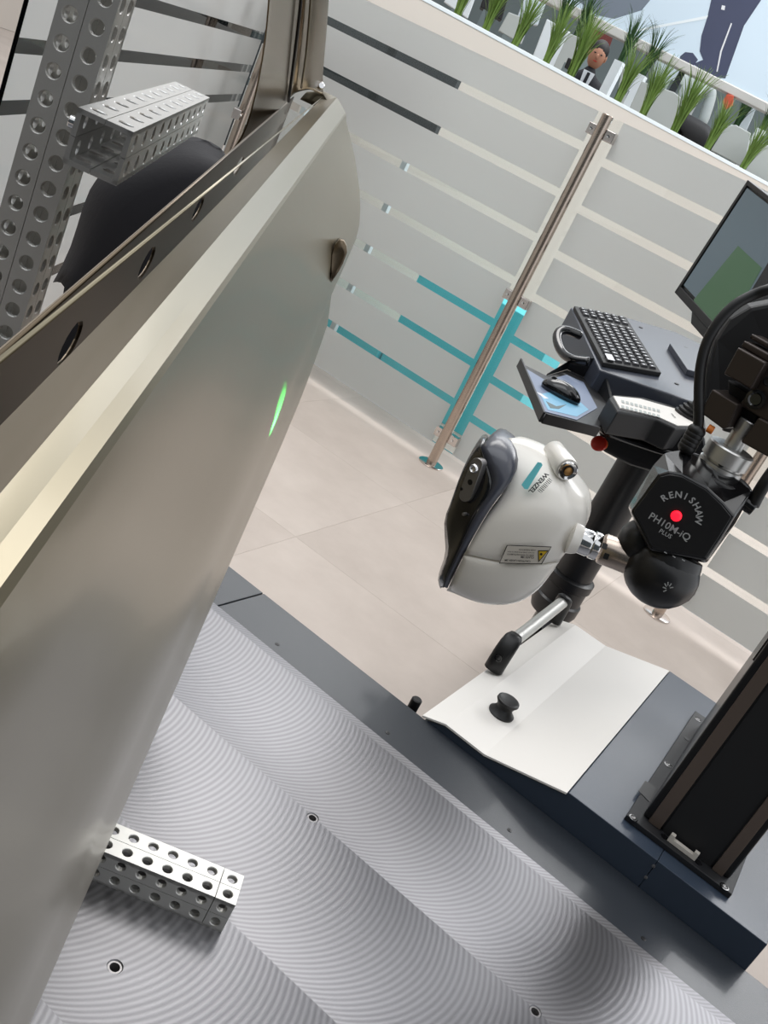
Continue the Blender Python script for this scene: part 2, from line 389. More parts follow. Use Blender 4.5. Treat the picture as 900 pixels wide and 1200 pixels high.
# grab handle on the cover
fa, fb = PZ(579, 783, .016), PZ(648, 727, .016); hd = (fb-fa); hd.z = 0; hd.normalize(); hs = hd.cross(Z)
HN = thing('grab_handle', 'silver tube grab handle with black end brackets on the white cover', 'handle', (fa+fb)/2)
def bracket(f, sgn):
    rings = []
    for z, sh, a, b in ((-.001, -.002, .021, .0165), (.02, -.001, .021, .0165), (.045, .003, .021, .0165), (.062, .010, .0205, .016), (.074, .019, .019, .014), (.081, .025, .014, .010)):
        c = f+Z*z+hd*(sh*sgn); rings.append([c+hs*a*math.copysign(abs(math.cos(t))**.8, math.cos(t))+hd*b*math.copysign(abs(math.sin(t))**.8, math.sin(t)) for t in [2*math.pi*i/20 for i in range(20)]])
    o = loft('bracket', rings, 'rubber', HN, smooth=True)
    c = f+Z*.034-hd*(.0155*sgn)
    lathe('recess', c, -hd*sgn, [(0, .0085), (.0028, .0085), (.003, .0062), (.001, .005), (.001, .0005)], 'blackg', o, 20)
bracket(fa, 1); bracket(fb, -1)
cyl('tube', fa+Z*.062+hd*.012, fb+Z*.062-hd*.012, .0142, 'alu_satin', HN, 32)

# ================================================================ upright machine column on the housing
K = thing('machine_column', 'tall black machine column with two bronze guide strips on a bolted base plate', 'machine', (.12, 1.85, .06))
bx = [.017, .040, .048, .200, .208, .231]
prism('base_plate', [V((.019, 1.600, .0602)), V((.225, 1.600, .0602)), V((.225, 2.155, .0602)), V((.017, 2.155, .0602))], (0, 0, .011), 'plate_black', K, bevel=.0015)
for (x, y) in ((742.5, 958.5), (849, 1039), (818, 843), (783, 896)):
    p = PZ(x, y, .0715)
    bo = lathe('bolt', p-Z*.002, Z, [(0, .0085), (.0024, .0085), (.0026, .0062), (.0008, .0058), (.0008, .001)], 'blackg', K, 24)
    lathe('bolt_head', p-Z*.001, Z, [(0, .0045), (.002, .0045), (.0024, .0035), (.001, .002)], 'alu_dark', bo, 12)
prism('foot_notch', [PZ(748, 927, .0715), PZ(756, 915, .0715), PZ(769, 923, .0715), PZ(761, 940, .0715)], (0, 0, .0007), 'rubber', K)
lathe('locating_hole', PZ(805, 866, .0715), Z, [(0, .006), (.0006, .006), (.0007, .003)], 'rubber', K, 20)
ZT = 1.95
xa = [PY(*p, 1.63).x for p in ((757, 950), (764, 956), (779, 965), (836, 1014), (849, 1023), (858, 1026))]
box('extrusion', (xa[0], 1.632, .0715), (xa[5], 2.1, ZT), 'black', K, bevel=.004)
box('guide_strip', (xa[1], 1.626, .0715), (xa[2]-.001, 1.634, ZT), 'guide', K, bevel=.0008)
box('guide_strip', (xa[3]+.001, 1.626, .0715), (xa[4], 1.634, ZT), 'guide', K, bevel=.0008)
box('bellows_cover', (xa[2]+.003, 1.629, .0715), (xa[3]-.003, 1.634, ZT), 'blackm', K)
box('edge_rib', (xa[0]-.003, 1.640, .42), (xa[0]+.004, 1.652, ZT), 'blackg', K, bevel=.001)
p0, p1 = PY(781, 985, 1.617), PY(812, 1011, 1.617)
br = box('end_bracket', (p0.x, 1.612, .0715), (p1.x, 1.621, .080), 'labelw', K, bevel=.0006)
box('bracket_ear', (p0.x, 1.6118, .080), (p0.x+.008, 1.621, .087), 'labelw', br); box('bracket_ear', (p1.x-.008, 1.6118, .080), (p1.x, 1.621, .087), 'labelw', br)
for q in (p0.x-.006, p1.x+.006): lathe('dowel', (q, 1.617, .0712), Z, [(0, .007), (.001, .007), (.001, .004)], 'blackg', K, 16)

# ================================================================ perforated fixture beams
def sqbeam(t, O, U, W, D, size, L, n, rows, r, wall, m, part='perforated_face'):
    """hollow square profile: O = front-right-top edge corner, runs L along U; W and D = the two cross directions (face normals point -W? away)"""
    O, U, W, D = V(O), V(U).normalized(), V(W).normalized(), V(D).normalized(); p = L/n
    xs = [i*p for i in range(n+1)]; ys = [j*size/rows for j in range(rows+1)]; hh = {(i, j): (r, r) for i in range(n) for j in range(rows)}
    ys2 = [.0005]+ys[1:-1]+[size-.0005]
    for k_, (o, w_, nn) in enumerate(((O, W, -D), (O+D*size, W, D), (O, D, -W), (O+W*size, D, W))):
        perf(part, o, U, w_, nn, xs, ys if k_ < 2 else ys2, hh, wall, m, t, gap=(0, .00035))
az = math.radians(-30.43); bd = V((math.sin(az), math.cos(az), 0)); brt = V((math.cos(az), -math.sin(az), 0))
top = V((-.72495, .68888, .9019))     # hole in right row
n = 40; U = -Z
o = top-brt*.0375+Z*(.0125+.025*7)
B = thing('perforated_beam', 'tall anodised grey square post full of round holes, beyond the door', 'fixture beam', (o.x, o.y, 0))
sqbeam(B, o, U, brt, bd, .05, 1.075, 43, 2, .0067, .006, 'alu_satin')
lathe('foot_plate', (o.x+.02, o.y+.03, .0003), Z, [(0, .045), (.006, .045), (.0065, .03)], 'alu_dark', B, 32)
az2 = math.radians(-34.9); d2 = V((math.sin(az2), math.cos(az2), 0)); r2_ = V((math.cos(az2), -math.sin(az2), 0))
c0 = CAM+(V((-.65115, .69223, .83852))-CAM)*.92    # front top right corner
B2 = thing('perforated_beam', 'bright aluminium square tube with holes sticking out sideways from the post', 'fixture beam', c0)
sqbeam(B2, c0, d2, -r2_, -Z, .046, .512, 11, 2, .0064, .0042, 'alu')
cyl('clamp_bolt', c0-r2_*.045-Z*.023+d2*.06, c0-r2_*.062-Z*.023+d2*.06, .006, 'chrome', B2)
# short block lying on the plate
a3 = math.radians(27.27); u3 = V((math.cos(a3), math.sin(a3), 0)); w3 = V((-math.sin(a3), math.cos(a3), 0))
q0 = PZ(276, 1061, .05)              # near right top corner
B3 = thing('perforated_block', 'short bright perforated aluminium block lying on the milled plate', 'fixture block', (q0.x, q0.y, 0))
def blockpart(o, L, n, nm):
    xs = [i*.025*L/(n*.025) for i in range(n+1)]; ys = [0, .025, .05]; hh = {(i, j): (.0062, .0062) for i in range(n) for j in range(2)}
    perf(nm, o, -u3, w3, Z, xs, ys, hh, .006, 'alu_satin', B3, gap=(0, .00035)); perf(nm, o, -u3, -Z, -w3, xs, [.0005, .025, .0495], hh, .006, 'alu_satin', B3, gap=(0, .00035))
    perf(nm, o+w3*.05, -u3, -Z, w3, xs, [.0005, .025, .0495], hh, .006, 'alu_satin', B3, gap=(0, .00035))
blockpart(q0, .0265, 1, 'end_piece'); blockpart(q0-u3*.0275, .159, 6, 'long_piece')
perf('end_face', q0+u3*.0002, w3, -Z, u3, [.0005, .025, .0495], [.0005, .025, .0495], {(i, j): (.0062, .0062) for i in (0, 1) for j in (0, 1)}, .006, 'alu_satin', B3)
obox('core', q0-w3*-.012-Z*.012-u3*.008, -u3*.175, w3*.026, -Z*.026, 'alu_dark', B3)
obox('base_face', q0-Z*.0498-u3*.001, -u3*.185, w3*.05, Z*.003, 'alu_satin', B3)

# ================================================================ car door (bare sheet metal)
aD, bD = adir(-29.6), adir(60.4)
DR = thing('car_door_shell', 'bare champagne-grey sheet metal car door standing on the table', 'car door', aD*.8+V((0, 0, 0)))
def dp(s, n, z): return aD*s+bD*n+Z*z
def row(nf, z, rel):
    t = math.tan(math.radians(rel)); return lambda s: dp(s, nf+t*(1.3-s), z)
rows = []
def autorel(nf): return math.degrees(math.atan(.80*max(-nf, 0)/1.3))
rows += [row(-.121, .900, 3.9), row(-.119, .906, 3.85), row(-.1173, .910, 3.82), row(-.1165, .9112, 3.8), row(-.1100, .9145, 3.68), row(-.1050, .9175, 3.58), row(-.1000, .9203, 3.46), row(-.0982, .9200, 3.40), row(-.0905, .9168, 3.12), row(-.0835, .9139, 2.88), row(-.0821, .9126, 2.84)]
body = [(-.0790, .9050), (-.0663, .8873), (-.0530, .8680), (-.0445, .8534), (-.033, .834), (-.0224, .8128), (-.0160, .795), (-.0125, .7774), (-.0125, .757), (-.0145, .7379), (-.0165, .7095), (-.0095, .685), (-.0025, .6596), (.0005, .6224), (.0030, .580), (.0045, .5453), (.0056, .4776), (.0058, .3772), (.004, .2854), (-.001, .20), (-.012, .13), (-.03, .085), (-.05, .075)]
b2 = [(.9050, -.0785), (.85, -.0475), (.81, -.0255), (.785, -.0160), (.76, -.0130), (.73, -.0118), (.70, -.008), (.67, -.0015), (.655, 0)]
def prof2(z):
    if z <= b2[-1][0]: return None
    for (za, na), (zb, nb_) in zip(b2, b2[1:]):
        if za >= z >= zb: return na+(nb_-na)*(za-z)/(za-zb)
    return None
for nf, z in body:
    rel = autorel(nf); n2 = prof2(z)
    if n2 is not None and nf <= 0:
        def fn_(s, nf=nf, z=z, n2=n2):
            k = min(1, max(0, (s-.85)/.40)); k = k*k*(3-2*k); a = nf*k+n2*(1-k)
            return dp(s, a+math.tan(math.radians(autorel(a)))*(1.3-s), z)
        rows.append(fn_); continue
    if nf > 0:
        rows.append((lambda nf, z: (lambda s: dp(s, nf*s/1.3, z)))(nf, z))
    else: rows.append(row(nf, z, rel))
ss = [.08+i*(1.3-.08)/60 for i in range(61)]
# rear edge turned in (hem)
grid = []
s_end = {7: 1.28, 8: 1.25, 9: 1.215, 10: 1.21, 11: 1.222, 12: 1.25, 13: 1.275, 14: 1.29}
for k, r in enumerate(rows):
    se = s_end.get(k, 1.3)
    L = [r(.08+(s-.08)*(se-.08)/1.22) for s in ss]
    kw = {8: .45, 9: .95, 10: 1.0, 11: 1.0, 12: .6, 13: .3}.get(k, 0)
    if kw: L = [CAM+(p-CAM)*(1-kw*.075*(1-min(1, max(0, (p.dot(aD)-.1)/1.0)))) for p in L]
    e = L[-1]; L += [e+aD*.003-bD*.002, e+aD*.004-bD*.008, e+aD*.002-bD*.02]
    grid.append(L)
vs = [p for L in grid for p in L]; n = len(grid[0]); fs = []
cs, cz = 1.262, .742
for j in range(len(grid)-1):
    for i in range(n-1):
        c = (grid[j][i]+grid[j+1][i+1])/2; s = c.dot(aD)
        fs.append((j*n+i, j*n+i+1, (j+1)*n+i+1, (j+1)*n+i))
me = bpy.data.meshes.new('outer_skin'); me.from_pydata([tuple(v) for v in vs], [], fs); me.update()
sk = link('outer_skin', me, 'skin', DR); fin(sk, smooth=True)
me.set_sharp_from_angle(angle=math.radians(12))
md = sk.modifiers.new('thick', 'SOLIDIFY'); md.thickness = .0009; md.offset = -1
sk['label'] = 'satin champagne-grey outer skin'
# handle pocket
# handle pocket: dark scooped recess at the rear edge, seated on the skin
bpy.context.view_layer.update()
from mathutils.bvhtree import BVHTree
bv = BVHTree.FromObject(sk, bpy.context.evaluated_depsgraph_get())
def hit(x, y, k=1.0):
    d = ray(x, y).normalized(); h = bv.ray_cast(CAM, d)
    D = h[3] if h[0] is not None else None
    return D
pkt = [(388.5, 331), (387.5, 315), (388.5, 298), (392, 286), (397.5, 279), (403, 280), (406.5, 287), (407, 296), (402, 309), (396, 320)]
DD = [hit(x, y) for x, y in pkt]; dm = [q for q in DD if q]; dm = min(dm) if dm else 1.45
def RD(x, y, D): return CAM+ray(x, y).normalized()*D
rim = [RD(x, y, (D or dm)-.003) for (x, y), D in zip(pkt, DD)]
cpk = (399, 303); inner = [RD(x+(cpk[0]-x)*.12, y+(cpk[1]-y)*.12, dm-.001) for x, y in pkt]; deep = [RD(x+(cpk[0]-x)*.6, y+(cpk[1]-y)*.6, dm+.0) for x, y in pkt]
loft('handle_pocket', [rim, inner, deep], 'skin_in', DR, smooth=True)
# inner belt flange with slots
f0, f1 = V((*( aD*.10+bD*(-.0545)).xy, .895)), V((*(aD*1.249+bD*(-.1466)).xy, .895)); fu = (f1-f0).normalized(); fn = fu.cross(Z)
def fpt(x, y): p = PP(x, y, f0, fn); return (p-f0).dot(fu), .895-p.z
sl = [((71, 412), (99, 376)), ((162, 322), (181, 297)), ((223, 260), (238, 238)), ((269, 216), (282, 197)), ((322, 161), (331, 149))]
xs = [0.]; hh = {}; L = (f1-f0).length
for k, (p, q) in enumerate(sl):
    a, b = fpt(*p), fpt(*q); c = (a[0]+b[0])/2; h = max((b[0]-a[0])/2, .008)
    xs += [max(xs[-1]+.001, c-h-.004), c+h+.004]; hh[(len(xs)-2, 1)] = (h, .0062)
xs.append(L)
zc = [fpt((p[0]+q[0])/2, (p[1]+q[1])/2)[1] for p, q in sl]; zc = sum(zc[:3])/3
perf('belt_reinforcement', f0, fu, -Z, fn, xs, [0, zc-.0085, zc+.0085, .11], hh, .0012, 'skin_in', DR, cham=.0008)
tube('rolled_edge', [f0+Z*.0002, (f0+f1)/2+Z*.0002, f1+Z*.0002], .0007, 'skin_in', DR, 8, sm=False)
tube('rolled_edge', [dp(s, -.1173+math.tan(math.radians(3.4))*(1.3-s), .9125) for s in (.08, .6, 1.29)], .0006, 'skin', DR, 8, sm=False)
# inner panel below the belt
obox('inner_panel', f0-Z*.11-fn*.03, fu*(L-.02), fn*.0015, -Z*.69, 'skin_in', DR)
obox('lower_shelf', f0-Z*.11-fn*.03, fu*(L-.02), fn*.03, Z*.0012, 'skin_in', DR)
obox('bottom_panel', dp(.1, -.11, .079), aD*1.15, bD*.06, Z*.0015, 'skin_in', DR)
cyl('support_stub', dp(.5, -.08, .0004), dp(.5, -.08, .08), .012, 'alu', DR); cyl('support_stub', dp(1.1, -.08, .0004), dp(1.1, -.08, .08), .012, 'alu', DR)
# rear window frame pillar
pl = [[(266, 182, .93), (280, 172, .96), (338, 119, 1.13), (341, 113, 1.17), (347, 108, 1.165), (356, 106, 1.19), (366, 104, 1.20), (376, 112, 1.26), (380, 112, 1.27)],
      [(290, 160, .93), (292, 156, .95), (338, 112, 1.12), (341, 106, 1.16), (347, 100, 1.155), (354, 98, 1.18), (364, 90, 1.19), (374, 92, 1.24), (377, 96, 1.255)],
      [(311, 62, .92), (312, 60, .93), (346, 58, 1.07), (348, 54, 1.11), (353, 52, 1.10), (359, 50, 1.125), (366, 48, 1.135), (377, 46, 1.165), (382.5, 44, 1.19)],
      [(316, 0, .90), (317, -1, .91), (352, -2, 1.03), (354, -5, 1.07), (358, -6, 1.06), (364, -8, 1.085), (370, -8, 1.095), (380, -8, 1.12), (386, -8, 1.14)],
      [(320, -60, .87), (321, -61, .88), (356, -62, .99), (358, -65, 1.03), (361, -66, 1.02), (367, -68, 1.045), (373, -68, 1.055), (382, -68, 1.08), (388, -68, 1.10)]]
pr = [[PD(*q) for q in L] for L in pl]
pr.append([b+(b-a)*5 for a, b in zip(pr[-2], pr[-1])])
vs = [p for L in pr for p in L]; n = 9; fs = [(j*n+i, j*n+i+1, (j+1)*n+i+1, (j+1)*n+i) for j in range(5) for i in range(n-1)]
pm = mk('window_pillar', vs, fs, 'pillar', DR, smooth=True)
md = pm.modifiers.new('sub', 'SUBSURF'); md.levels = 2; md.render_levels = 2
md = pm.modifiers.new('thick', 'SOLIDIFY'); md.thickness = .0012; md.offset = 1
tube('weather_strip', [PD(338, 119, 1.125), PD(346, 58, 1.062), PD(353, -4, 1.022), PD(357, -62, .985)], .0016, 'rubber', DR, 8)
tube('stiffening_bead', [PD(353, 103, 1.165), PD(359, 60, 1.118), PD(364, 0, 1.07), PD(368, -62, 1.03)], .0012, 'skin', DR, 8)
cyl('corner_rivet', PD(377, 100, 1.24), PD(373, 102, 1.25), .004, 'chrome', DR)
# ================================================================ glass partition
ZG = [-.2+.2035*k for k in range(7)]
def glass_panel(P0, P1, z0, z1, gaps, label, parentless=True, left_clear=0, right_clear=0):
    """P0,P1 = floor ends; frosted film bands with clear strips between"""
    u = (P1-P0); L = u.length; u.normalize(); nrm = V((u.y, -u.x, 0))
    G = thing('glass_partition', label, 'glass partition', (P0+P1)/2, 'frosted glass partition panes')
    e = .0
    obox('pane', V((P0.x, P0.y, z0)), u*L, -nrm*.010, Z*(z1-z0), 'glass', G)
    b = [z0]+[v for g_ in gaps for v in (g_-.0175, g_+.0175)]+[z1]
    for k in range(0, len(b), 2):
        obox('frosted_band', V((P0.x, P0.y, b[k]))+nrm*.0004+u*left_clear, u*(L-left_clear-right_clear), nrm*.0006, Z*(b[k+1]-b[k]), 'film', G)
    obox('edge_strip', V((P0.x, P0.y, z0-.003)), u*L, -nrm*.010, Z*.0028, 'whitep', G)
    return G
YG = 4.16
GX = [-3.32, -1.543, -.316, .92]
glass_panel(V((GX[0], YG, FZ)), V((GX[1]-.008, YG, FZ)), -.415, 1.168, ZG, 'frosted glass panel with clear stripes left of the round steel post', right_clear=.052)
glass_panel(V((GX[1]+.008, YG, FZ)), V((GX[2]-.008, YG, FZ)), -.415, 1.168, [z-.02 for z in ZG], 'frosted glass panel with clear stripes behind the keyboard console', left_clear=.052, right_clear=.052)
glass_panel(V((GX[2]+.008, YG, FZ)), V((GX[3], YG, FZ)), -.415, 1.168, [z-.03 for z in ZG], 'frosted glass panel right of the post base, behind the measuring column', left_clear=.052)
LG0, LG1 = V((-1.92, 1.60, FZ)), V((-3.30, 4.12, FZ))
LG0, LG1 = LG1, LG0
glass_panel(V((-1.915, 1.62, FZ)), V((-3.30, 4.12, FZ)), -.415, 1.168, [-.2, 0, .2, .535, .675, .83], 'frosted glass panel seen through the window opening of the car door')
def post(x, y, label, zt=1.168, r=.0235, cl=(1.10, .355, -.345), dirn=V((1, 0, 0)), off=.035):
    t = thing('steel_post', label, 'post', (x, y, FZ), 'round steel posts of the glass partition')
    cyl('tube', (x, y, FZ+.002), (x, y, zt), r, 'steel', t, 32, .002)
    lathe('base_flange', (x, y, FZ+.0003), Z, [(0, .062), (.005, .062), (.007, .058), (.009, .030)], 'steel_w', t, 40)
    pn = V((-dirn.y, dirn.x, 0))
    for z in cl:
        for sg in (-1, 1):
            c = V((x, y, z))+dirn*sg*(r+.012)
            k = obox('clamp', c-dirn*.024+pn*.002-Z*.026, dirn*.055 if sg > 0 else dirn*.055, pn*.036, Z*.045, 'steel_w', t, bevel=.003)
            lathe('clamp_screw', c+pn*.001+dirn*.006*sg-Z*.004, -pn, [(0, .006), (.003, .006), (.0035, .003)], 'chrome', k, 12)
post(-1.543, 4.118, 'brown-tinted steel post standing left of the keyboard console')
post(-.316, 4.118, 'steel post whose round base shows below the black probe head')
dd = (V((-3.30, 4.12, 0))-V((-1.915, 1.62, 0))).normalized()
pc = PD(293, 112, 4.72)
post(pc.x, pc.y, 'steel post seen small between the door pillar and the perforated arm', cl=(.98, .52, -.345), dirn=dd)

# things behind the glass
box_ = box('display_cabinet', (-2.32, 4.75, FZ), (-1.50, 5.05, .205), 'cyan'); tag(box_, 'low cyan cabinet behind the frosted glass left of the steel post', 'cabinet'); fin(box_, bevel=.004)
pl_ = box('floor_plinth', (-2.86, 4.72, FZ), (-2.33, 4.99, -.27), 'cyan'); tag(pl_, 'flat cyan plinth on the floor behind the glass by the door edge', 'plinth'); fin(pl_, bevel=.004)
def board(o, u, L, z0, z1, lab):
    t = thing('notice_board', lab, 'board', V((o[0], o[1], FZ))+V(u)*L/2)
    u = V(u).normalized(); nb = V((-u.y, u.x, 0)); o = V((o[0], o[1], 0))
    obox('screen', o+Z*z0, u*L, nb*.04, Z*(z1-z0), 'dark', t, bevel=.004)
    for q in (.06, L-.10): obox('leg', o+u*q+Z*FZ, u*.03, nb*.03, Z*(z0-FZ), 'whitep', t)
board((-3.22, 4.42), (1, 0, 0), .82, .70, 1.13, 'dark grey free-standing board behind the upper left of the glass')
board((-4.60, 3.92), (1.1, .75, 0), 1.25, .22, .93, 'wide dark board behind the glass seen through the door window')
# planter wall
WA, WB = V((-3.0, 4.93, 0)), V((-1.56, 6.61, 0)); wu = (WB-WA).normalized(); wn = V((wu.y, -wu.x, 0)); ZL = 1.333
p0 = WA-wu*.45
PWL = thing('planter_wall', 'long cream waist-high planter wall behind the glass partition', 'wall', (WA+WB)/2)
obox('wall_body', V((p0.x, p0.y, FZ)), wu*6.2, -wn*.20, Z*(ZL-FZ-.02), 'wall', PWL)
obox('ledge', V((p0.x, p0.y, ZL-.02))+wn*.004, wu*6.2, -wn*.03, Z*.02, 'whitep', PWL, bevel=.002)
obox('ledge', V((p0.x, p0.y, ZL-.02))-wn*.17, wu*6.2, -wn*.03, Z*.02, 'whitep', PWL, bevel=.002)
obox('soil_bed', V((p0.x, p0.y, ZL-.02))-wn*.03, wu*6.2, -wn*.14, Z*.006, 'wall', PWL)
# grass tufts
def tuft_mesh(name, hgt, nbl, spread, seed):
    random.seed(seed); vs = []; fs = []
    for b in range(nbl):
        a = random.uniform(0, 2*math.pi); r0 = random.uniform(0, .022); h = hgt*random.uniform(.5, 1.08); sp = spread*random.uniform(.15, 1)*h
        wd = random.uniform(.004, .0065); d = V((math.cos(a), math.sin(a), 0)); s = V((-d.y, d.x, 0)); a2 = random.uniform(-1, 1)
        s = (s+d*a2).normalized(); prev = None; N = 6
        for k in range(N+1):
            t = k/N; c = d*(r0+sp*t**1.9)+Z*(h*(t-.18*t**3*(1+spread))); ww = wd*(1-.85*t)
            vs += [c-s*ww, c+s*ww]
            if k: q = len(vs); fs.append((q-4, q-3, q-1, q-2))
    me = bpy.data.meshes.new(name); me.from_pydata([tuple(v) for v in vs], [], fs); return me
tm = [tuft_mesh('grass_blades', .46, 120, .34, k) for k in range(4)]
for me in tm: me.materials.append(M['grass'])
tmd = [tuft_mesh('grass_blades', .44, 90, .4, 10+k) for k in range(2)]
for me in tmd: me.materials.append(M['grass_dark'])
def wall_at(x, y):      # px of tuft base on the ledge
    p = PP(x, y, WA-wn*.09, wn); return V((p.x, p.y, ZL-.014))
places = [((537, 15), 'leftmost tuft of green grass in the planter wall, at the top edge'), ((569, 34), 'bushy grass tuft in the planter, in front of a dark jacket'),
 ((604, 50), 'grass tuft in the planter left of the white counter'), ((640, 71), 'grass tuft in the planter in front of the left grey divider'),
 ((670, 86), 'grass tuft in the planter beside the man in the dark suit'), ((724, 117), 'first grass tuft in the planter right of the seated man'),
 ((755, 131), 'grass tuft in the planter above the steel post, left of the crouching figure'), ((792, 151), 'grass tuft in the planter in front of the black crouching figure'),
 ((829, 172), 'grass tuft in the planter right of the black crouching figure'), ((872, 193), 'grass tuft in the planter above the monitor, near the right edge')]
proto = None
for k, ((x, y), lab) in enumerate(places):
    p = wall_at(x, y)
    t = thing('grass_tuft', lab, 'plant', (0, 0, 0), 'grass tufts in the planter wall')
    o = bpy.data.objects.new('grass_blades', tm[k % 4]); C.objects.link(o); o.parent = t; o['kind'] = 'stuff'
    random.seed(k*3+1); t.location = p; t.rotation_euler = (random.uniform(-.06, .06), random.uniform(-.04, .1), random.uniform(0, 6)); s_ = random.uniform(.88, 1.12); t.scale = (s_, s_, s_)
# second planter row, desks and people behind
BK = .0
P2 = [((651, 36), 'dark green grass tuft on the back desk row above the left dividers'), ((674, 46), 'dark green grass tuft on the back desk left of the red stand'),
      ((727, 72), 'dark green grass tuft on the back desk right of the man\'s head'), ((753, 88), 'dark green grass tuft on the back desk right of the dark-haired figure'),
      ((862, 148), 'dark green grass tuft on the back desk below the screen, right side'), ((893, 152), 'dark green grass tuft at the right edge behind the white post')]
for k, ((x, y), lab) in enumerate(P2):
    p = PD(x, y, 9.6 if k == 4 else 8.3+.35*(k % 2))
    t = thing('grass_tuft', lab, 'plant', (0, 0, 0), 'grass tufts on the desks behind')
    o = bpy.data.objects.new('grass_blades', tmd[k % 2]); C.objects.link(o); o.parent = t; o['kind'] = 'stuff'
    t.location = p; t.scale = (1.1, 1.1, 1.1); t.rotation_euler = (0, 0, k)
    ph = p.z-.002
    st = box('plant_stand', (p.x-.035, p.y-.035, FZ), (p.x+.035, p.y+.035, ph), 'whitep'); tag(st, lab.replace('dark green grass tuft', 'white plinth under the grass tuft').replace('on the back desk', 'behind')[:110], 'plinth', 'plinths under the back grass tufts')
def rdiv(pts, D, m, label, cat='divider', nm='desk_divider', th=.05, group=None, z0=None):
    q = [PD(x, y, D) for x, y in pts]; d = (q[0]-CAM); d.z = 0; d.normalize(); c = sum(q, V((0, 0, 0)))/len(q); zm = min(p.z for p in q)
    t = thing(nm, label, cat, (c.x, c.y, FZ), group); prism('panel', q, d*th, m, t, bevel=.006)
    s_ = V((d.y, -d.x, 0)); obox('stand', V((c.x, c.y, FZ))-s_*.05+d*.004, s_*.1, d*(th*.8), Z*(c.z-FZ), 'wallgrey', t); return t
rdiv([(643, 90), (664, 44), (667, 39), (688, 47), (682, 68), (668, 100)], 7.6, 'greyp', 'grey desk divider behind the fourth grass tuft', group='grey desk dividers')
rdiv([(622, 72), (641, 22), (669, 38), (648, 84)], 7.9, 'whitep', 'pale blue-white counter left of the grey dividers', 'counter', 'counter')
rdiv([(720, 118), (730, 80), (745, 86), (728, 128)], 8.0, 'greyp', 'grey desk divider right of the seated man', group='grey desk dividers')
rdiv([(735, 132), (752, 95), (790, 108), (800, 116), (790, 160)], 7.7, 'greyp', 'grey desk divider left of the black crouching figure', group='grey desk dividers')
rdiv([(833, 176), (851, 148), (862, 146), (880, 156), (872, 197)], 7.4, 'greyp', 'rounded grey desk divider below the right end of the screen', group='grey desk dividers')
rdiv([(868, 200), (884, 163), (912, 176), (905, 222)], 7.3, 'greyp', 'grey desk divider at the right edge behind the last grass tuft', group='grey desk dividers')
rdiv([(765, 86), (772, 60), (803, 80), (786, 112), (778, 108)], 9.5, 'whitep', 'white display board under the big screen', 'board', 'display_board')
rdiv([(678, 62), (690, 20), (722, 34), (712, 62)], 11.2, 'darkred', 'dark red display stand above the seated man', 'stand', 'display_stand', th=.1)
rdiv([(563, 8), (572, -20), (600, -20), (588, 24)], 8.5, 'blackm', 'dark jacket of a visitor at the top edge', 'jacket', 'jacket', th=.25)
rdiv([(584, 36), (596, 14), (622, 24), (611, 52)], 7.0, 'greyp', 'mauve-grey chair back behind the planter near the top', 'chair', 'chair', th=.06)
rdiv([(604, 25), (622, -20), (645, -10), (630, 30)], 9.8, 'whitep', 'bright white booth wall panel at the top edge', 'panel', 'booth_wall', th=.1)
rdiv([(858, 150), (890, 96), (898, 100), (872, 160)], 9.7, 'whitep', 'slanting white post behind the planter at the right', 'post', 'booth_post', th=.08)
rdiv([(520, 2), (548, -30), (566, -26), (548, 22)], 8.2, 'whitep', 'pale blue booth panel at the top left of the planter', 'panel', 'booth_wall', th=.06)
lp = rdiv([(661, 79), (666, 67), (680, 74), (673, 87)], 6.9, 'black', 'small black laptop lid beside the seated man', 'laptop', 'laptop', th=.02)
ch = rdiv([(783, 106), (797, 82), (803, 86), (790, 111)], 9.0, 'dark', 'dark slanting frame bar left of the crouching figure', 'frame bar', 'frame_bar', th=.05)
# ---- people behind the planter
def skinbody(name, joints, edges, m, parent, sub=2):
    me = bpy.data.meshes.new(name); me.from_pydata([tuple(j[0]) for j in joints], edges, []); o = link(name, me, m, parent)
    md = o.modifiers.new('skin', 'SKIN'); md.use_smooth_shade = True
    for i, j in enumerate(joints): me.skin_vertices[0].data[i].radius = (j[1], j[1] if len(j) < 3 else j[2])
    me.skin_vertices[0].data[0].use_root = True
    md = o.modifiers.new('sub', 'SUBSURF'); md.levels = sub; md.render_levels = sub
    bpy.context.view_layer.update(); dg = bpy.context.evaluated_depsgraph_get(); m2 = bpy.data.meshes.new_from_object(o.evaluated_get(dg))
    o.modifiers.clear(); o.data = m2
    for p in m2.polygons: p.use_smooth = True
    return o
def ellipsoid(name, c, r, m, parent, ax=None, seg=20):
    bm = bmesh.new(); bmesh.ops.create_uvsphere(bm, u_segments=seg, v_segments=seg//2+2, radius=1)
    for v in bm.verts: v.co = V((v.co.x*r[0], v.co.y*r[1], v.co.z*r[2]))
    me = bpy.data.meshes.new(name); bm.to_mesh(me); bm.free()
    Rm = (ax or Matrix.Identity(3))
    for v in me.vertices: v.co = Rm @ v.co+V(c)
    o = link(name, me, m, parent)
    for p in me.polygons: p.use_smooth = True
    return o
hc = PD(700, 65.5, 10.0); fd = -(hc-CAM); fd.z = 0; fd.normalize(); sd = V((-fd.y, fd.x, 0)); sd = -sd if sd.dot(rt) < 0 else sd
seat = hc.z-.78
MAN = thing('person', 'seated man in dark suit, white shirt and tie behind the grass tufts', 'person', (hc.x, hc.y, seat-.45))
def pb(r, f, z): return hc+sd*r+fd*f+Z*z
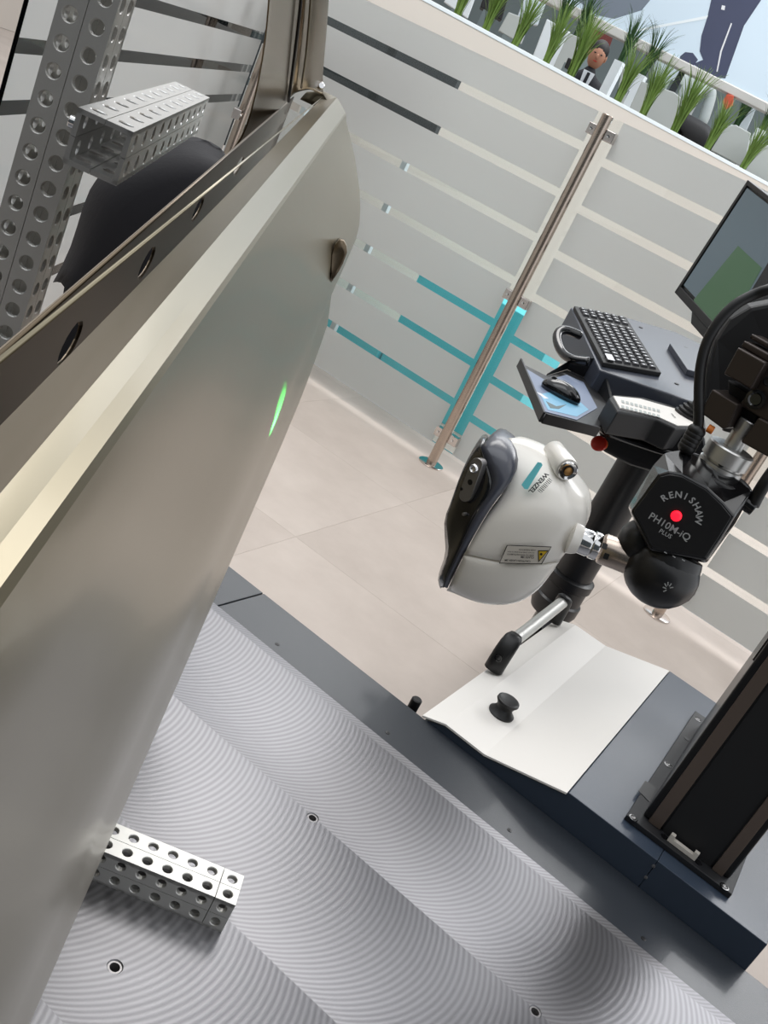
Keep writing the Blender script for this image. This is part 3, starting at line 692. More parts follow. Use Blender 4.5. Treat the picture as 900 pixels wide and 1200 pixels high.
skinbody('body', [(pb(0, -.04, -.78), .15, .11), (pb(0, -.02, -.5), .15, .11), (pb(0, 0, -.27), .17, .11), (pb(0, 0, -.17), .06), (pb(0, 0, -.09), .055),
  (pb(-.19, 0, -.25), .06), (pb(-.25, .04, -.5), .045), (pb(-.16, .27, -.56), .035), (pb(.19, 0, -.25), .06), (pb(.25, .04, -.5), .045), (pb(.16, .27, -.56), .035),
  (pb(-.10, .02, -.8), .09), (pb(-.12, .42, -.78), .065), (pb(-.12, .42, -1.2), .045), (pb(.10, .02, -.8), .09), (pb(.12, .42, -.78), .065), (pb(.12, .42, -1.2), .045)],
  [(0, 1), (1, 2), (2, 3), (3, 4), (2, 5), (5, 6), (6, 7), (2, 8), (8, 9), (9, 10), (0, 11), (11, 12), (12, 13), (0, 14), (14, 15), (15, 16)], 'suit', MAN)
ax = Matrix((sd, -fd, Z)).transposed()
hd_ = ellipsoid('head', hc, (.078, .095, .118), 'skinp', MAN, ax)
ellipsoid('hair', hc+Z*.046-fd*.014, (.086, .098, .096), 'hair', MAN, ax)
ellipsoid('nose', hc+fd*.096-Z*.012, (.012, .016, .024), 'skinp', hd_, ax)
for sg in (-1, 1):
    ellipsoid('eye', hc+fd*.086+sd*.03*sg+Z*.012, (.012, .007, .006), 'hair', hd_, ax); ellipsoid('ear', hc+sd*.08*sg, (.012, .02, .03), 'skinp', hd_, ax)
    hh_ = ellipsoid('hand', pb(.13*sg, .32, -.57), (.035, .06, .02), 'skinp', MAN, ax)
ellipsoid('mouth', hc+fd*.086-Z*.052, (.022, .006, .005), 'red', hd_, ax)
prism('shirt_front', [pb(-.055, .112, -.15), pb(.055, .112, -.15), pb(.012, .128, -.48), pb(-.012, .128, -.48)], fd*.006, 'shirt', MAN)
prism('tie', [pb(-.014, .120, -.16), pb(.014, .120, -.16), pb(.018, .136, -.44), pb(0, .138, -.48), pb(-.018, .136, -.44)], fd*.004, 'suit', MAN)
prism('name_badge', [pb(.07, .122, -.36), pb(.13, .115, -.36), pb(.13, .120, -.40), pb(.07, .127, -.40)], fd*.004, 'shirt', MAN)
st = thing('stool', 'dark stool under the seated man behind the planter', 'stool', (hc.x, hc.y, FZ))
lathe('seat', (hc.x, hc.y, seat-.17), Z, [(0, .17), (.03, .18), (.04, .15)], 'blackm', st); cyl('leg', (hc.x, hc.y, FZ+.01), (hc.x, hc.y, seat-.17), .03, 'chrome', st); lathe('foot', (hc.x, hc.y, FZ), Z, [(0, .2), (.012, .2), (.02, .04)], 'chrome', st)
# crouching figure in black
gc = PD(824, 128, 8.6)
CR = thing('person', 'figure in black bending down behind the planter, face hidden', 'person', (gc.x, gc.y, gc.z-.95))
def pc_(r, f, z): return gc+sd*r+fd*f+Z*z
skinbody('body', [(pc_(-.08, 0, .02), .17, .14), (pc_(0, .02, -.16), .19, .14), (pc_(.10, .10, -.30), .15, .12), (pc_(.16, .15, -.36), .07), (pc_(.22, .2, -.12), .05), (pc_(.26, .25, -.30), .035),
  (pc_(-.12, 0, -.1), .10), (pc_(-.2, .12, -.5), .08), (pc_(-.16, 0, -.95), .05), (pc_(.02, -.1, -.12), .10), (pc_(.0, -.1, -.5), .08), (pc_(.04, -.15, -.95), .05)],
  [(0, 1), (1, 2), (2, 3), (2, 4), (4, 5), (0, 6), (6, 7), (7, 8), (0, 9), (9, 10), (10, 11)], 'blackm', CR)
hd2 = ellipsoid('head', pc_(.22, .22, -.40), (.08, .095, .11), 'skinp', CR, ax); ellipsoid('hair', pc_(.205, .205, -.37), (.085, .098, .105), 'hair', CR, ax)
ellipsoid('hand', pc_(.28, .28, -.36), (.03, .05, .025), 'skinp', CR, ax)
# visitor in grey jacket by orange bag
gc2 = PD(812, 96, 10.2)
V2 = thing('person', 'person in a grey top half hidden under the big screen', 'person', (gc2.x, gc2.y, gc2.z-1.4))
def p3(r, f, z): return gc2+sd*r+fd*f+Z*z
skinbody('body', [(p3(.05, 0, -.6), .15, .12), (p3(.02, 0, -.25), .17, .12), (p3(0, 0, .02), .16, .1), (p3(0, 0, .12), .06), (p3(0, 0, .22), .06), (p3(-.2, 0, -.0), .06), (p3(-.26, .05, -.3), .05), (p3(.2, 0, 0), .06), (p3(.26, .05, -.3), .05), (p3(-.02, 0, -1.0), .09), (p3(-.02, 0, -1.4), .06), (p3(.14, 0, -1.0), .09), (p3(.14, 0, -1.4), .06)],
  [(0, 1), (1, 2), (2, 3), (3, 4), (2, 5), (5, 6), (2, 7), (7, 8), (0, 9), (9, 10), (0, 11), (11, 12)], 'greyp', V2)
ellipsoid('head', p3(0, 0, .30), (.08, .095, .12), 'skinp', V2, ax); ellipsoid('hair', p3(0, -.02, .33), (.085, .095, .11), 'hair', V2, ax)
pf = box('raised_platform', (gc2.x-.45, gc2.y-.3, FZ), (gc2.x+.3, gc2.y+.6, gc2.z-1.40), 'wallgrey'); tag(pf, 'grey platform carrying the person under the big screen', 'platform')
ob = rdiv([(847, 118), (852, 110), (860, 112), (859, 124), (848, 130)], 8.9, 'orangef', 'small orange-red bag under the big screen at the right', 'bag', 'bag', th=.15)
# ---- big screen overhead
q0_, q1_ = PD(640, -5, 8.9), PD(905, 128, 9.0); q1_.z = q0_.z
su = (q1_-q0_).normalized(); sn = V((su.y, -su.x, 0)); sn = -sn if sn.dot(CAM-q0_) < 0 else sn
o_ = q0_-su*1.2; W_ = (q1_-q0_).length+2.6
SC = thing('display_screen', 'huge pale backlit screen in a silver frame above the planter', 'screen', o_+su*W_/2)
M['screen_bg'] = mat('screen_bg', (188, 204, 216), .4, emis=.22, noise=.06, nscale=.9)
M['screen_dk'] = mat('screen_dark', (58, 64, 88), .4, emis=.15, noise=.3, nscale=2)
M['screen_gr'] = mat('screen_grey', (104, 114, 126), .4, emis=.2)
obox('panel', o_+Z*.0, su*W_, -sn*.10, Z*1.7, 'screen_bg', SC)
obox('frame_bar', o_+sn*.02-Z*.045, su*W_, -sn*.14, Z*.07, 'alu_satin', SC, bevel=.008)
obox('frame_bar', o_+sn*.02+Z*1.7, su*W_, -sn*.14, Z*.07, 'alu_satin', SC, bevel=.008)
obox('frame_bar', o_+sn*.02-su*.06-Z*.045, su*.06, -sn*.14, Z*1.8, 'alu_satin', SC, bevel=.008); obox('frame_bar', o_+sn*.02+su*W_-Z*.045, su*.06, -sn*.14, Z*1.8, 'alu_satin', SC, bevel=.008)
def pic(pts, m, nm='printed_shape', d=.002):
    return prism(nm, [PP(x, y, o_+sn*d, sn) for x, y in pts], -sn*.0015, m, SC)
pic([(676, 0), (700, 18), (720, 22), (752, 12), (762, 0), (772, -30), (668, -30)], 'screen_gr')
pic([(838, -20), (829, 20), (822, 42), (820, 60), (824, 70), (812, 75), (835, 90), (850, 92), (872, 30), (892, 0), (900, -20)], 'screen_dk')
pic([(796, 72), (797, 66), (803, 61), (812, 62), (818, 70), (812, 78), (800, 76)], 'screen_dk')
pic([(856.5, 27), (858, 27.5), (846, 60), (841, 84), (839.5, 84), (844, 60)], 'shirt', d=.004)
pic([(846, 6), (850, 7), (849, 12), (845, 11)], 'shirt', d=.004)
pic([(742, 38), (744, 35), (830, 18), (828, 22)], 'cream' if 'cream' in M else 'whitep', d=.003)
for px_ in (.5, W_-.5): cyl('hanger_rod', o_+su*px_+Z*1.77, o_+su*px_+Z*(5.4), .03, 'alu', SC)
# black fabric seen through the window opening
bk = thing('draped_cloth', 'black fabric draped over a stand behind the door window opening', 'cloth', PD(160, 260, 1.9)*1)
bk.location.z = FZ
R1 = [[(62, 331), (84, 290), (96, 240), (112, 204), (150, 186), (192, 174), (226, 171), (258, 187)],
      [(70, 333), (92, 300), (110, 250), (135, 215), (165, 200), (200, 190), (232, 186), (268, 196)],
      [(82, 334), (104, 322), (130, 290), (160, 255), (190, 235), (215, 220), (245, 215), (280, 215)]]
Db = [2.02, 1.90, 1.86]
rowsb = [[PD(x, y, Db[k]) for x, y in R] for k, R in enumerate(R1)]
rowsb.append([V((p.x, p.y, max(p.z-.35, FZ+.3))) for p in rowsb[-1]])
rowsb.append([V((p.x, p.y, FZ+.002)) for p in rowsb[-1]])
outd = PD(170, 250, 1)-CAM; outd.z = 0; outd.normalize()
sheet('fabric', rowsb, lambda p: p+outd*.22, 'cloth', bk, smooth=True, sub=1)
# ================================================================ operator console on its stand
kA, kB, kC = PD(703, 432, 2.40), PD(669, 361, 2.86), PD(773, 445, 2.50)
kn = (kB-kA).cross(kC-kA).normalized(); kn = -kn if kn.z < 0 else kn
def KP(x, y, h=0): return PP(x, y, kA+kn*h, kn)
CN = thing('console_desk', 'dark slate keyboard console on a black stand', 'console', V((kA.x+.05, kA.y+.2, FZ)))
prism('desk_box', [KP(*p) for p in ((703, 433), (669, 360), (738, 373), (792, 389), (834, 409), (840, 445), (816, 473), (790, 463))], -Z*.088, 'desk', CN, bevel=.004)
for p in ((751, 384), (804, 408), (793, 450)): lathe('desk_screw', KP(*p)-kn*.001, kn, [(0, .006), (.0025, .006), (.003, .004)], 'rubber', CN, 12)
tube('side_handle', [PD(680, 393, 2.56), PD(664, 387, 2.54), PD(655, 389, 2.52), PD(653, 399, 2.49), PD(659, 413, 2.45), PD(671, 421, 2.42), PD(690, 424, 2.41)], .0115, 'blackg', CN, 14)
prism('touch_pad', [KP(*p, .016) for p in ((785, 402), (822, 412), (832, 440), (806, 433))], -kn*.016, 'desk', CN, bevel=.002)
pole0 = PD(742, 555, 2.66)
zb = -.08
cyl('pole', (pole0.x, pole0.y, zb+.02), (pole0.x, pole0.y, .52), .057, 'black', CN, 32)
obox('neck_bracket', (pole0.x-.07, pole0.y-.10, .44), (.16, 0, 0), (0, .2, 0), Z*.08, 'black', CN, bevel=.01)
lathe('collar', (pole0.x, pole0.y, zb-.05), Z, [(0, .062), (.02, .070), (.05, .070), (.055, .064), (.10, .064), (.105, .070), (.13, .070), (.135, .060)], 'black', CN, 32)
cyl('lower_tube', (pole0.x, pole0.y, FZ+.07), (pole0.x, pole0.y, zb), .035, 'blackg', CN, 24)
for an_ in (-28, 18, 64, 110):
    a = math.radians(an_); d = V((math.cos(a), math.sin(a), 0)); s_ = V((-d.y, d.x, 0)); c = V((pole0.x, pole0.y, 0))
    lg = loft('leg', [[c+d*r+s_*w_+Z*z for w_, z in ((-w, z0), (w, z0), (w*.6, z1), (-w*.6, z1))] for r, w, z0, z1 in ((.02, .04, FZ+.07, FZ+.22), (.12, .04, FZ+.06, FZ+.16), (.36, .028, FZ+.035, FZ+.075))], 'desk', CN, bevel=.004)
    lathe('foot', c+d*.34+Z*FZ, Z, [(0, .02), (.03, .022), (.04, .015)], 'rubber', lg, 16)
# sloping front leg bracket seen behind the cover
loft('leg_bracket', [[V((pole0.x+dx+sx*.035, pole0.y+sy*.035, z)) for sx, sy in ((-1, -1), (1, -1), (1, 1), (-1, 1))] for dx, z in ((0, -.10), (.10, -.27), (.16, -.40))], 'desk', CN, bevel=.006)
# keyboard
KB = thing('keyboard', 'black keyboard with white key marks lying on the console', 'keyboard', KP(720, 402))
kc = [KP(*p, .0) for p in ((705, 430), (671, 363), (732, 376.5), (773, 442))]
prism('keyboard_case', [p+kn*.012 for p in kc], -kn*.012, 'blackm', KB, bevel=.002)
def bl(u, v, h):
    return (kc[0]*(1-u)+kc[1]*u)*(1-v)+(kc[3]*(1-u)+kc[2]*u)*v+kn*h
vs, fs, vs2, fs2 = [], [], [], []
NC, NR = 17, 6
for i in range(NC):
    for j in range(NR):
        if i == 13: continue
        u0, u1 = .03+.94*i/NC+.005, .03+.94*(i+1)/NC-.005; v0, v1 = .06+.88*j/NR+.012, .06+.88*(j+1)/NR-.012
        b = len(vs); du, dv = (u1-u0)*.14, (v1-v0)*.14
        vs += [bl(u0, v0, .012), bl(u1, v0, .012), bl(u1, v1, .012), bl(u0, v1, .012), bl(u0+du, v0+dv, .0175), bl(u1-du, v0+dv, .0175), bl(u1-du, v1-dv, .0175), bl(u0+du, v1-dv, .0175)]
        fs += [(b, b+1, b+5, b+4), (b+1, b+2, b+6, b+5), (b+2, b+3, b+7, b+6), (b+3, b, b+4, b+7), (b+4, b+5, b+6, b+7)]
        b = len(vs2); a0, a1 = u0+(u1-u0)*.3, u0+(u1-u0)*.58; c0_, c1_ = v0+(v1-v0)*.3, v0+(v1-v0)*.55
        vs2 += [bl(a0, c0_, .0178), bl(a1, c0_, .0178), bl(a1, c1_, .0178), bl(a0, c1_, .0178)]; fs2.append((b, b+1, b+2, b+3))
ko = mk('keys', vs, fs, 'key', KB); ko['kind'] = 'stuff'
kk = mk('key_marks', vs2, fs2, 'keymark', KB); kk['kind'] = 'stuff'
prism('logo_sticker', [bl(.02, .07, .0182), bl(.02, .19, .0182), bl(.115, .19, .0182), bl(.115, .07, .0182)], kn*.0003, 'keymark', KB)
# mouse tray
ZTR = .535
TR = thing('mouse_tray', 'open black tray with a blue printed mat left of the console', 'tray', PZ(660, 460, ZTR))
def TP(x, y, h=0): return PZ(x, y, ZTR+h)
tp = ((610, 425), (637, 489), (700, 505), (716, 478), (690, 445), (664, 433), (640, 440))
prism('tray_floor', [TP(*p) for p in tp], -Z*.012, 'black', TR, bevel=.002)
prism('printed_mat', [TP(*p, .0015) for p in ((615, 431), (638, 482), (676, 492), (700, 478), (684, 448), (664, 439), (640, 446))], -Z*.0012, 'pad', TR)
prism('mat_picture', [TP(*p, .002) for p in ((633, 462), (642, 480), (676, 488), (690, 480), (672, 464), (650, 458))], -Z*.0004, 'skin_blue', TR)
prism('mat_picture', [TP(*p, .0024) for p in ((640, 470), (652, 476), (664, 474), (655, 479), (645, 478))], -Z*.0004, 'wallgrey', TR)
prism('mat_mark', [TP(*p, .0024) for p in ((628, 459), (634, 461), (643, 467), (638, 467))], -Z*.0004, 'keymark', TR)
bw = [TP(640, 440), TP(664, 433), TP(690, 445), TP(716, 478)]
for a, b in ((TP(640, 440), TP(664, 433)), (TP(664, 433), TP(690, 445)), (TP(690, 445), TP(716, 478))):
    pass
loft('back_wall', [[TP(640, 440), TP(640, 440)+V((0, .006, 0)), TP(640, 440)+V((0, .006, .004)), TP(640, 440)+Z*.004], [TP(664, 433), TP(664, 433)+V((0, .006, 0)), TP(664, 433)+V((0, .006, .03)), TP(664, 433)+Z*.03], [TP(690, 445), TP(690, 445)+V((.004, .006, 0)), TP(690, 445)+V((.004, .006, .06)), TP(690, 445)+Z*.06], [TP(716, 478), TP(716, 478)+V((.006, .006, 0)), TP(716, 478)+V((.006, .006, .005)), TP(716, 478)+Z*.005]], 'black', TR)
for a, b in (((610, 425), (637, 489)), ((637, 489), (700, 505))):
    A_, B_ = TP(*a), TP(*b); nn = (B_-A_).cross(Z).normalized(); obox('tray_rim', A_-Z*.012, B_-A_, nn*.005, Z*.022, 'black', TR, bevel=.001)
obox('tray_arm', TP(700, 478)-Z*.03, V((.12, .02, 0)), V((0, .08, 0)), Z*.02, 'black', TR)
MS = thing('computer_mouse', 'black computer mouse on the tray mat', 'mouse', TP(652, 462))
mc = TP(655, 464); md_ = (TP(680, 474)-TP(640, 452)); md_.z = 0; md_.normalize()
axm = Matrix((md_, Z.cross(md_), Z)).transposed()
bodyo = ellipsoid('shell', mc+Z*.008, (.047, .027, .026), 'blackg', MS, axm)
for v in bodyo.data.vertices:
    if v.co.z < mc.z+.003: v.co.z = mc.z+.003
cyl('scroll_wheel', mc-md_*.026+Z*.026-Z.cross(md_)*.003, mc-md_*.026+Z*.026+Z.cross(md_)*.003, .007, 'rubber', MS, 16)
# pendant
ZP = .585
PN = thing('control_pendant', 'black hand control pendant with white key panel and joystick', 'controller', PZ(760, 490, ZP-.05))
def QP(x, y, h=0): return PZ(x, y, ZP+h)
fp = ((719, 464), (750, 467), (781, 476), (800, 481), (822, 490), (824, 499), (794, 498.5), (771, 488), (727, 478))
prism('housing', [QP(*p) for p in ((714, 466), (719, 462), (752, 465), (784, 474), (826, 489), (828, 502), (792, 502), (769, 491), (724, 482))], -Z*.055, 'blackm', PN, bevel=.004)
prism('key_panel', [QP(*p, .002) for p in fp], -Z*.002, 'white', PN)
kq = []; kf = []
for i in range(9):
    for j in range(2):
        x, y = 728+i*5.2, 468.5+i*1.35+j*6; q = [QP(x, y, .003), QP(x+3.4, y+.9, .003), QP(x+4, y+4, .003), QP(x+.6, y+3.1, .003)]; kf.append(tuple(range(len(kq), len(kq)+4))); kq += q
o = mk('panel_keys', kq, kf, 'greyp', PN); o['kind'] = 'stuff'
text('panel_lettering', 'WENZEL', QP(789, 487, .003), QP(796, 493)-QP(784, 479), QP(795, 485)-QP(786, 490), 'ink', PN, width=.032, bold=.02)
jc = QP(806, 488, .002)
js = lathe('joystick_boot', jc, Z, [(0, .034), (.006, .034), (.008, .028), (.014, .030), (.017, .023), (.023, .025), (.026, .018), (.032, .019), (.034, .012)], 'rubber', PN, 32)
lathe('joystick_grip', jc+Z*.03, Z, [(0, .008), (.03, .010), (.04, .022), (.062, .024), (.07, .018), (.072, .010)], 'rubber', PN, 24)
HB = thing('pendant_holder', 'black holder box with a red emergency button under the control pendant', 'holder', PD(755, 530, 2.26))
fpz = [PD(*p) for p in ((700, 494, 2.2), (706, 529, 2.2), (738, 546, 2.22), (818, 570, 2.26), (830, 545, 2.26), (826, 512, 2.26), (770, 500, 2.22), (722, 487, 2.2))]
od = fw.copy(); od.z = 0; od.normalize()
prism('holder_box', fpz, od*.16, 'black', HB, bevel=.006)
tube('holder_lip', [PD(703, 497, 2.19), PD(712, 507, 2.18), PD(760, 524, 2.2), (PD(800, 536, 2.23))], .008, 'blackg', HB)
eb = PD(703.5, 520, 2.17)
bo = lathe('emergency_button', eb, PD(698, 519, 2.13)-eb, [(-.004, .012), (.004, .012), (.006, .017), (.018, .017), (.022, .012)], 'red', HB, 24)
lathe('button_ring', eb, PD(698, 519, 2.13)-eb, [(-.012, .014), (.002, .014), (.004, .011)], 'orange', HB, 24)
for p in ((711, 479), (703, 489), (712, 508)): ellipsoid('chrome_stud', PD(p[0], p[1], 2.19), (.006, .006, .006), 'chrome', HB)
tube('cable', [PD(700, 505, 2.22), PD(694, 497, 2.24), PD(700, 488, 2.24), PD(708, 483, 2.24)], .006, 'rubber', HB)
# monitor
mA, mT, mR = PD(791, 343, 2.80), PD(877, 211, 2.80), PD(835, 392, 2.60)
e2 = (mT-mA); e1 = (mR-mA).normalized(); hgt = e2.length; e2.normalize(); mn = e2.cross(e1).normalized(); mn = -mn if mn.dot(CAM-mA) < 0 else mn
e1 = (e1-e2*e1.dot(e2)*0).normalized(); Wm = .53
MO = thing('monitor', 'black flat monitor with dark green picture above the console', 'monitor', mA+e1*Wm/2-e2*.1)
def MQ(u, v, h=0): return mA+e1*u+e2*v+mn*h
obox('screen_panel', MQ(.006, .012, -.004), e1*(Wm-.012), e2*(hgt-.02), -mn*.02, 'black', MO)
M['scr'] = mat('screen_picture', (78, 92, 100), .25, coat=.3, emis=.35); M['scr_g'] = mat('screen_green', (52, 82, 56), .25, coat=.3, emis=.45); M['scr_d'] = mat('screen_black', (22, 24, 28), .2)
prism('picture', [MQ(.016, .03), MQ(Wm-.016, .03), MQ(Wm-.016, hgt-.016), MQ(.016, hgt-.016)], mn*.0006, 'scr', MO)
def scp(pts, m, d): return prism('picture_shape', [PP(x, y, mA+mn*d, mn) for x, y in pts], mn*.0003, m, MO)
scp([(812, 353), (818, 345), (865, 288), (893, 314), (866, 362), (848, 382), (838, 386)], 'scr_g', .001)
scp([(868, 361), (900, 308), (925, 270), (940, 300), (920, 360), (880, 400)], 'scr_d', .0016)
for a, b, c, d in (((0, 0), (Wm, 0), .022, 0), ((0, hgt-.012), (Wm, hgt-.012), .012, 0)):
    obox('bezel', MQ(a[0], a[1], .003), e1*Wm, e2*c, -mn*.03, 'black', MO, bevel=.002)
obox('bezel', MQ(0, 0, .003), e1*.012, e2*hgt, -mn*.03, 'black', MO, bevel=.002); obox('bezel', MQ(Wm-.012, 0, .003), e1*.012, e2*hgt, -mn*.03, 'black', MO, bevel=.002)
prism('lower_lip', [MQ(.11, .004, .001), MQ(.14, -.022, .001), MQ(.40, -.022, .001), MQ(.43, .004, .001)], -mn*.02, 'black', MO, bevel=.002)
mb = MQ(.27, .12, -.03)
tube('support_arm', [mb, mb-mn*.06, mb-mn*.08-Z*.12, V((kA.x+.30, kA.y+.30, .56))], .02, 'black', MO)

# ================================================================ probe head
PH = thing('motorised_probe', 'black motorised probe head with a glowing red light and white lettering', 'probe head', PD(800, 600, 1.0))
w0 = PD(792, 604, .952); fnv = (CAM-w0); fnv.z *= .2; fnv.normalize(); fnv = (fnv+rt*.12).normalized()
def FP(x, y, h=0): return PP(x, y, w0+fnv*h, fnv)
Fq = [(772, 556), (784, 553), (800, 556), (829, 572), (848, 590), (861, 606), (845, 632), (828, 657), (762, 645), (739, 599)]
Sq = [(766, 545, .985), (779, 531, .995), (800, 527, 1.0), (838, 545, 1.0), (862, 560, 1.0), (882, 576, .995), (862, 613, .985), (828, 660, .975), (757, 646, .975), (736, 594, .98)]
FQs = [FP(x, y) for x, y in Fq]
loft('head_body', [FQs, [PD(*q) for q in Sq], [PD(q[0], q[1], q[2]+.05) for q in Sq]], 'blackg', PH, bevel=.0025, seg=3)
prism('face_plate', [FP(x*.94+800*.06, y*.94+604*.06, .0012) for x, y in Fq], -fnv*.0015, 'black', PH, bevel=.0008)
lc = FP(792.5, 604.5, .002)
lathe('red_light', lc, fnv, [(0, .0052), (.002, .005), (.0032, .003)], 'redlit', PH, 24)
fu_ = (FP(812, 616)-FP(774, 594)).normalized()      # baseline direction
fv_ = fnv.cross(fu_); fv_ = -fv_ if fv_.dot(UP) < 0 else fv_
for k, chh in enumerate('RENISHAW'):
    t = math.radians(154-k*19); d = fu_*math.cos(t)+fv_*math.sin(t); tt = -d.cross(fnv)*-1
    tt = fu_*math.sin(t)-fv_*math.cos(t)
    text('lettering', chh, FP(792.5, 604.5, .0018)+d*.0205, tt, d, 'grey_ink', PH, size=.0090, bold=.02, thick=.0001)
text('lettering', 'PH10M-iQ', FP(784.7, 617.6, .0018), fu_, fv_, 'grey_ink', PH, width=.043, bold=.01)
text('lettering', 'PLUS', FP(779.8, 625.6, .0018), fu_, fv_, 'grey_ink', PH, width=.0125, bold=.01)
jn = PD(775, 671, .985)
ellipsoid('pitch_joint', jn, (.0385, .037, .0355), 'black', PH)
lathe('joint_collar', PD(790, 645, .99), PD(775, 671, .985)-PD(790, 645, .99), [(0, .031), (.006, .033), (.018, .034), (.02, .030)], 'black', PH, 36)
ellipsoid('motor_end', PD(748, 636, .99), (.022, .024, .026), 'black', PH)
for k in range(6):
    a = math.radians(200-k*38); c = PD(783+8*math.cos(a)*.8, 690-8*math.sin(a), .9475); r_ = (PD(783, 690, .9475)-c).normalized()
    obox('vent_mark', c, r_*.0035, r_.cross(fnv)*.0009, fnv*.0005, 'grey_ink', PH)
for p in ((767, 643), (778, 647), (788, 652), (799, 656)):
    obox('scale_mark', PD(p[0], p[1], .951), fu_*.003, fv_*.0009, fnv*.0004, 'grey_ink', PH)
rc = PD(838, 556, 1.015)
lathe('top_flange', rc-Z*.020, Z, [(0, .038), (.010, .040), (.014, .038), (.016, .030)], 'blackg', PH, 40)
tube('flange_ring', [rc+V((math.cos(t)*.036, math.sin(t)*.036, .000)) for t in [2*math.pi*i/24 for i in range(25)]], .0042, 'rubber', PH, 10, sm=False)
AD = thing('shaft_adapter', 'round aluminium adapter between the probe head and the black clamp', 'adapter', rc)
lathe('disc', rc-Z*.004, Z, [(0, .0225), (.016, .0225), (.017, .0205), (.0185, .0205), (.0195, .0235), (.034, .0235), (.0355, .022)], 'alu', AD, 48)
cyl('stub', rc+Z*.031, rc+Z*.062, .0095, 'alu', AD)
hh3 = PD(841.5, 539, 1.0); hn = (CAM-hh3); hn.z = 0; hn.normalize(); cc = V((rc.x, rc.y, hh3.z)); lathe('grub_hole', cc+hn*.0212, hn, [(0, .0034), (.0019, .0034), (.002, .001)], 'rubber', AD, 16)
cyl('clamp_screw', PD(836, 505, 1.0), PD(829, 501, 1.0), .0042, 'orange', AD)
# connector between head and scanner
ca, cb_ = PD(741, 656, .985), PD(671, 629.5, .972); cd = (cb_-ca).normalized(); cl_ = (cb_-ca).length
PC = thing('probe_coupling', 'short steel coupling between the black head and the white scanner', 'coupling', (ca+cb_)/2)
lathe('sleeve', ca-cd*.004, cd, [(0, .0135), (.002, .0165), (.036, .0160), (.0375, .0148)], 'brownm' if False else 'steel', PC, 40)
lathe('collar', ca+cd*.036, cd, [(0, .0138), (.002, .0145), (.007, .0145), (.008, .0128), (.011, .0140), (.022, .0135), (.0225, .012)], 'chrome', PC, 40)
fl = PD(708, 640, .95); 
for sx, p in enumerate(((714, 633), (713, 651))):
    q = PD(p[0], p[1], .956); axp = ca+cd*((q-ca).dot(cd)); rn = (q-axp).normalized(); obox('latch_slot', axp+rn*.0158-cd*.002, cd*.005, rn.cross(cd)*.006, rn*.0008, 'rubber', PC)
# ================================================================ laser line scanner
LS = thing('laser_scanner', 'glossy white laser scanner with a black front, hanging left of the probe head', 'scanner', PD(600, 620, 1.0))
G_ = [[(595, 513, 1.01), (616, 518, 1.01), (637, 527, 1.01), (655, 545, 1.0), (672, 568, .995), (685, 587, .99)],
 [(600, 540, .985), (618, 543, .985), (637, 549, .985), (653, 560, .98), (669, 576, .98), (687, 600, .98)],
 [(592, 578, .967), (610, 577, .965), (632, 577, .965), (652, 580, .965), (669, 588, .968), (686, 612, .975)],
 [(570, 604, .955), (596, 600, .952), (620, 598, .952), (644, 599, .954), (665, 604, .96), (684, 622, .97)],
 [(558, 625, .950), (588, 621, .948), (614, 619, .948), (638, 619, .950), (659, 624, .956), (672, 638, .967)],
 [(543, 650, .950), (568, 656, .948), (593, 660, .948), (615, 662, .950), (637, 662, .955), (655, 658, .967)]]
rw = [[PD(*q) for q in L] for L in G_]
bkf = lambda p: CAM+(p-CAM)*1+((p-CAM)*V((1, 1, 0))).normalized()*(max(0, 1.045-math.hypot(p.x, p.y)))
def bkf(p):
    d = V((p.x, p.y, 0)); D = d.length; k = 1.05/D; return CAM+(p-CAM)*k if False else V((p.x, p.y, p.z))+d.normalized()*(1.045-D)
sheet('body_shell', rw, bkf, 'gloss_white', LS, smooth=True, sub=2)
G2 = [[(543, 651, .9505), (568, 657, .9485), (593, 661, .9485), (615, 663, .9505), (637, 663, .9555), (655, 659, .9675)],
 [(534, 670, .955), (562, 682, .952), (592, 685, .952), (612, 684, .954), (634, 676, .958), (651, 665, .97)],
 [(527, 683, .962), (560, 699, .960), (591, 702, .960), (610, 700, .962), (634, 688, .966), (647, 671, .975)],
 [(523, 692, .98), (561, 709.5, .98), (591, 710, .98), (609, 707, .98), (632, 692, .985), (646, 672, .985)]]
sheet('lower_shell', [[PD(*q) for q in L] for L in G2], bkf, 'gloss_white', LS, smooth=True, sub=2)
Lp = [(561, 516, 1.0), (549, 534, .995), (536, 563, .99), (527, 593, .985), (517, 611, .98), (524, 648, .978), (516, 664, .978), (511, 682, .98), (516, 690, .985)]
Fp_ = [(563, 524, .972), (568, 541, .962), (579, 566, .952), (572, 581, .948), (560, 597, .946), (548, 620, .945), (536, 648, .948), (524, 675, .955), (519, 689, .965)]
Mp = [(575, 514, .985), (586, 528, .968), (594, 552, .955), (586, 572, .950), (571, 591, .947), (557, 614, .946), (542, 645, .949), (529, 672, .956), (521, 689.5, .968)]
Rp = [(580, 509, 1.0), (598, 521, .985), (606.5, 546, .966), (601, 564, .958), (582, 585, .951), (567, 608, .949), (548, 641, .952), (534, 668, .960), (524, 690, .972)]
sheet('front_cover', [[PD(*q) for q in L] for L in (Lp, [(a[0]*.5+b[0]*.5, a[1]*.5+b[1]*.5, a[2]*.5+b[2]*.5-.002) for a, b in zip(Lp, Fp_)], Fp_)], bkf, 'blackg', LS, smooth=True, sub=1)
sheet('side_cover', [[PD(*q) for q in L] for L in (Fp_, Mp, Rp)], bkf, 'cap_grey', LS, smooth=True, sub=1)
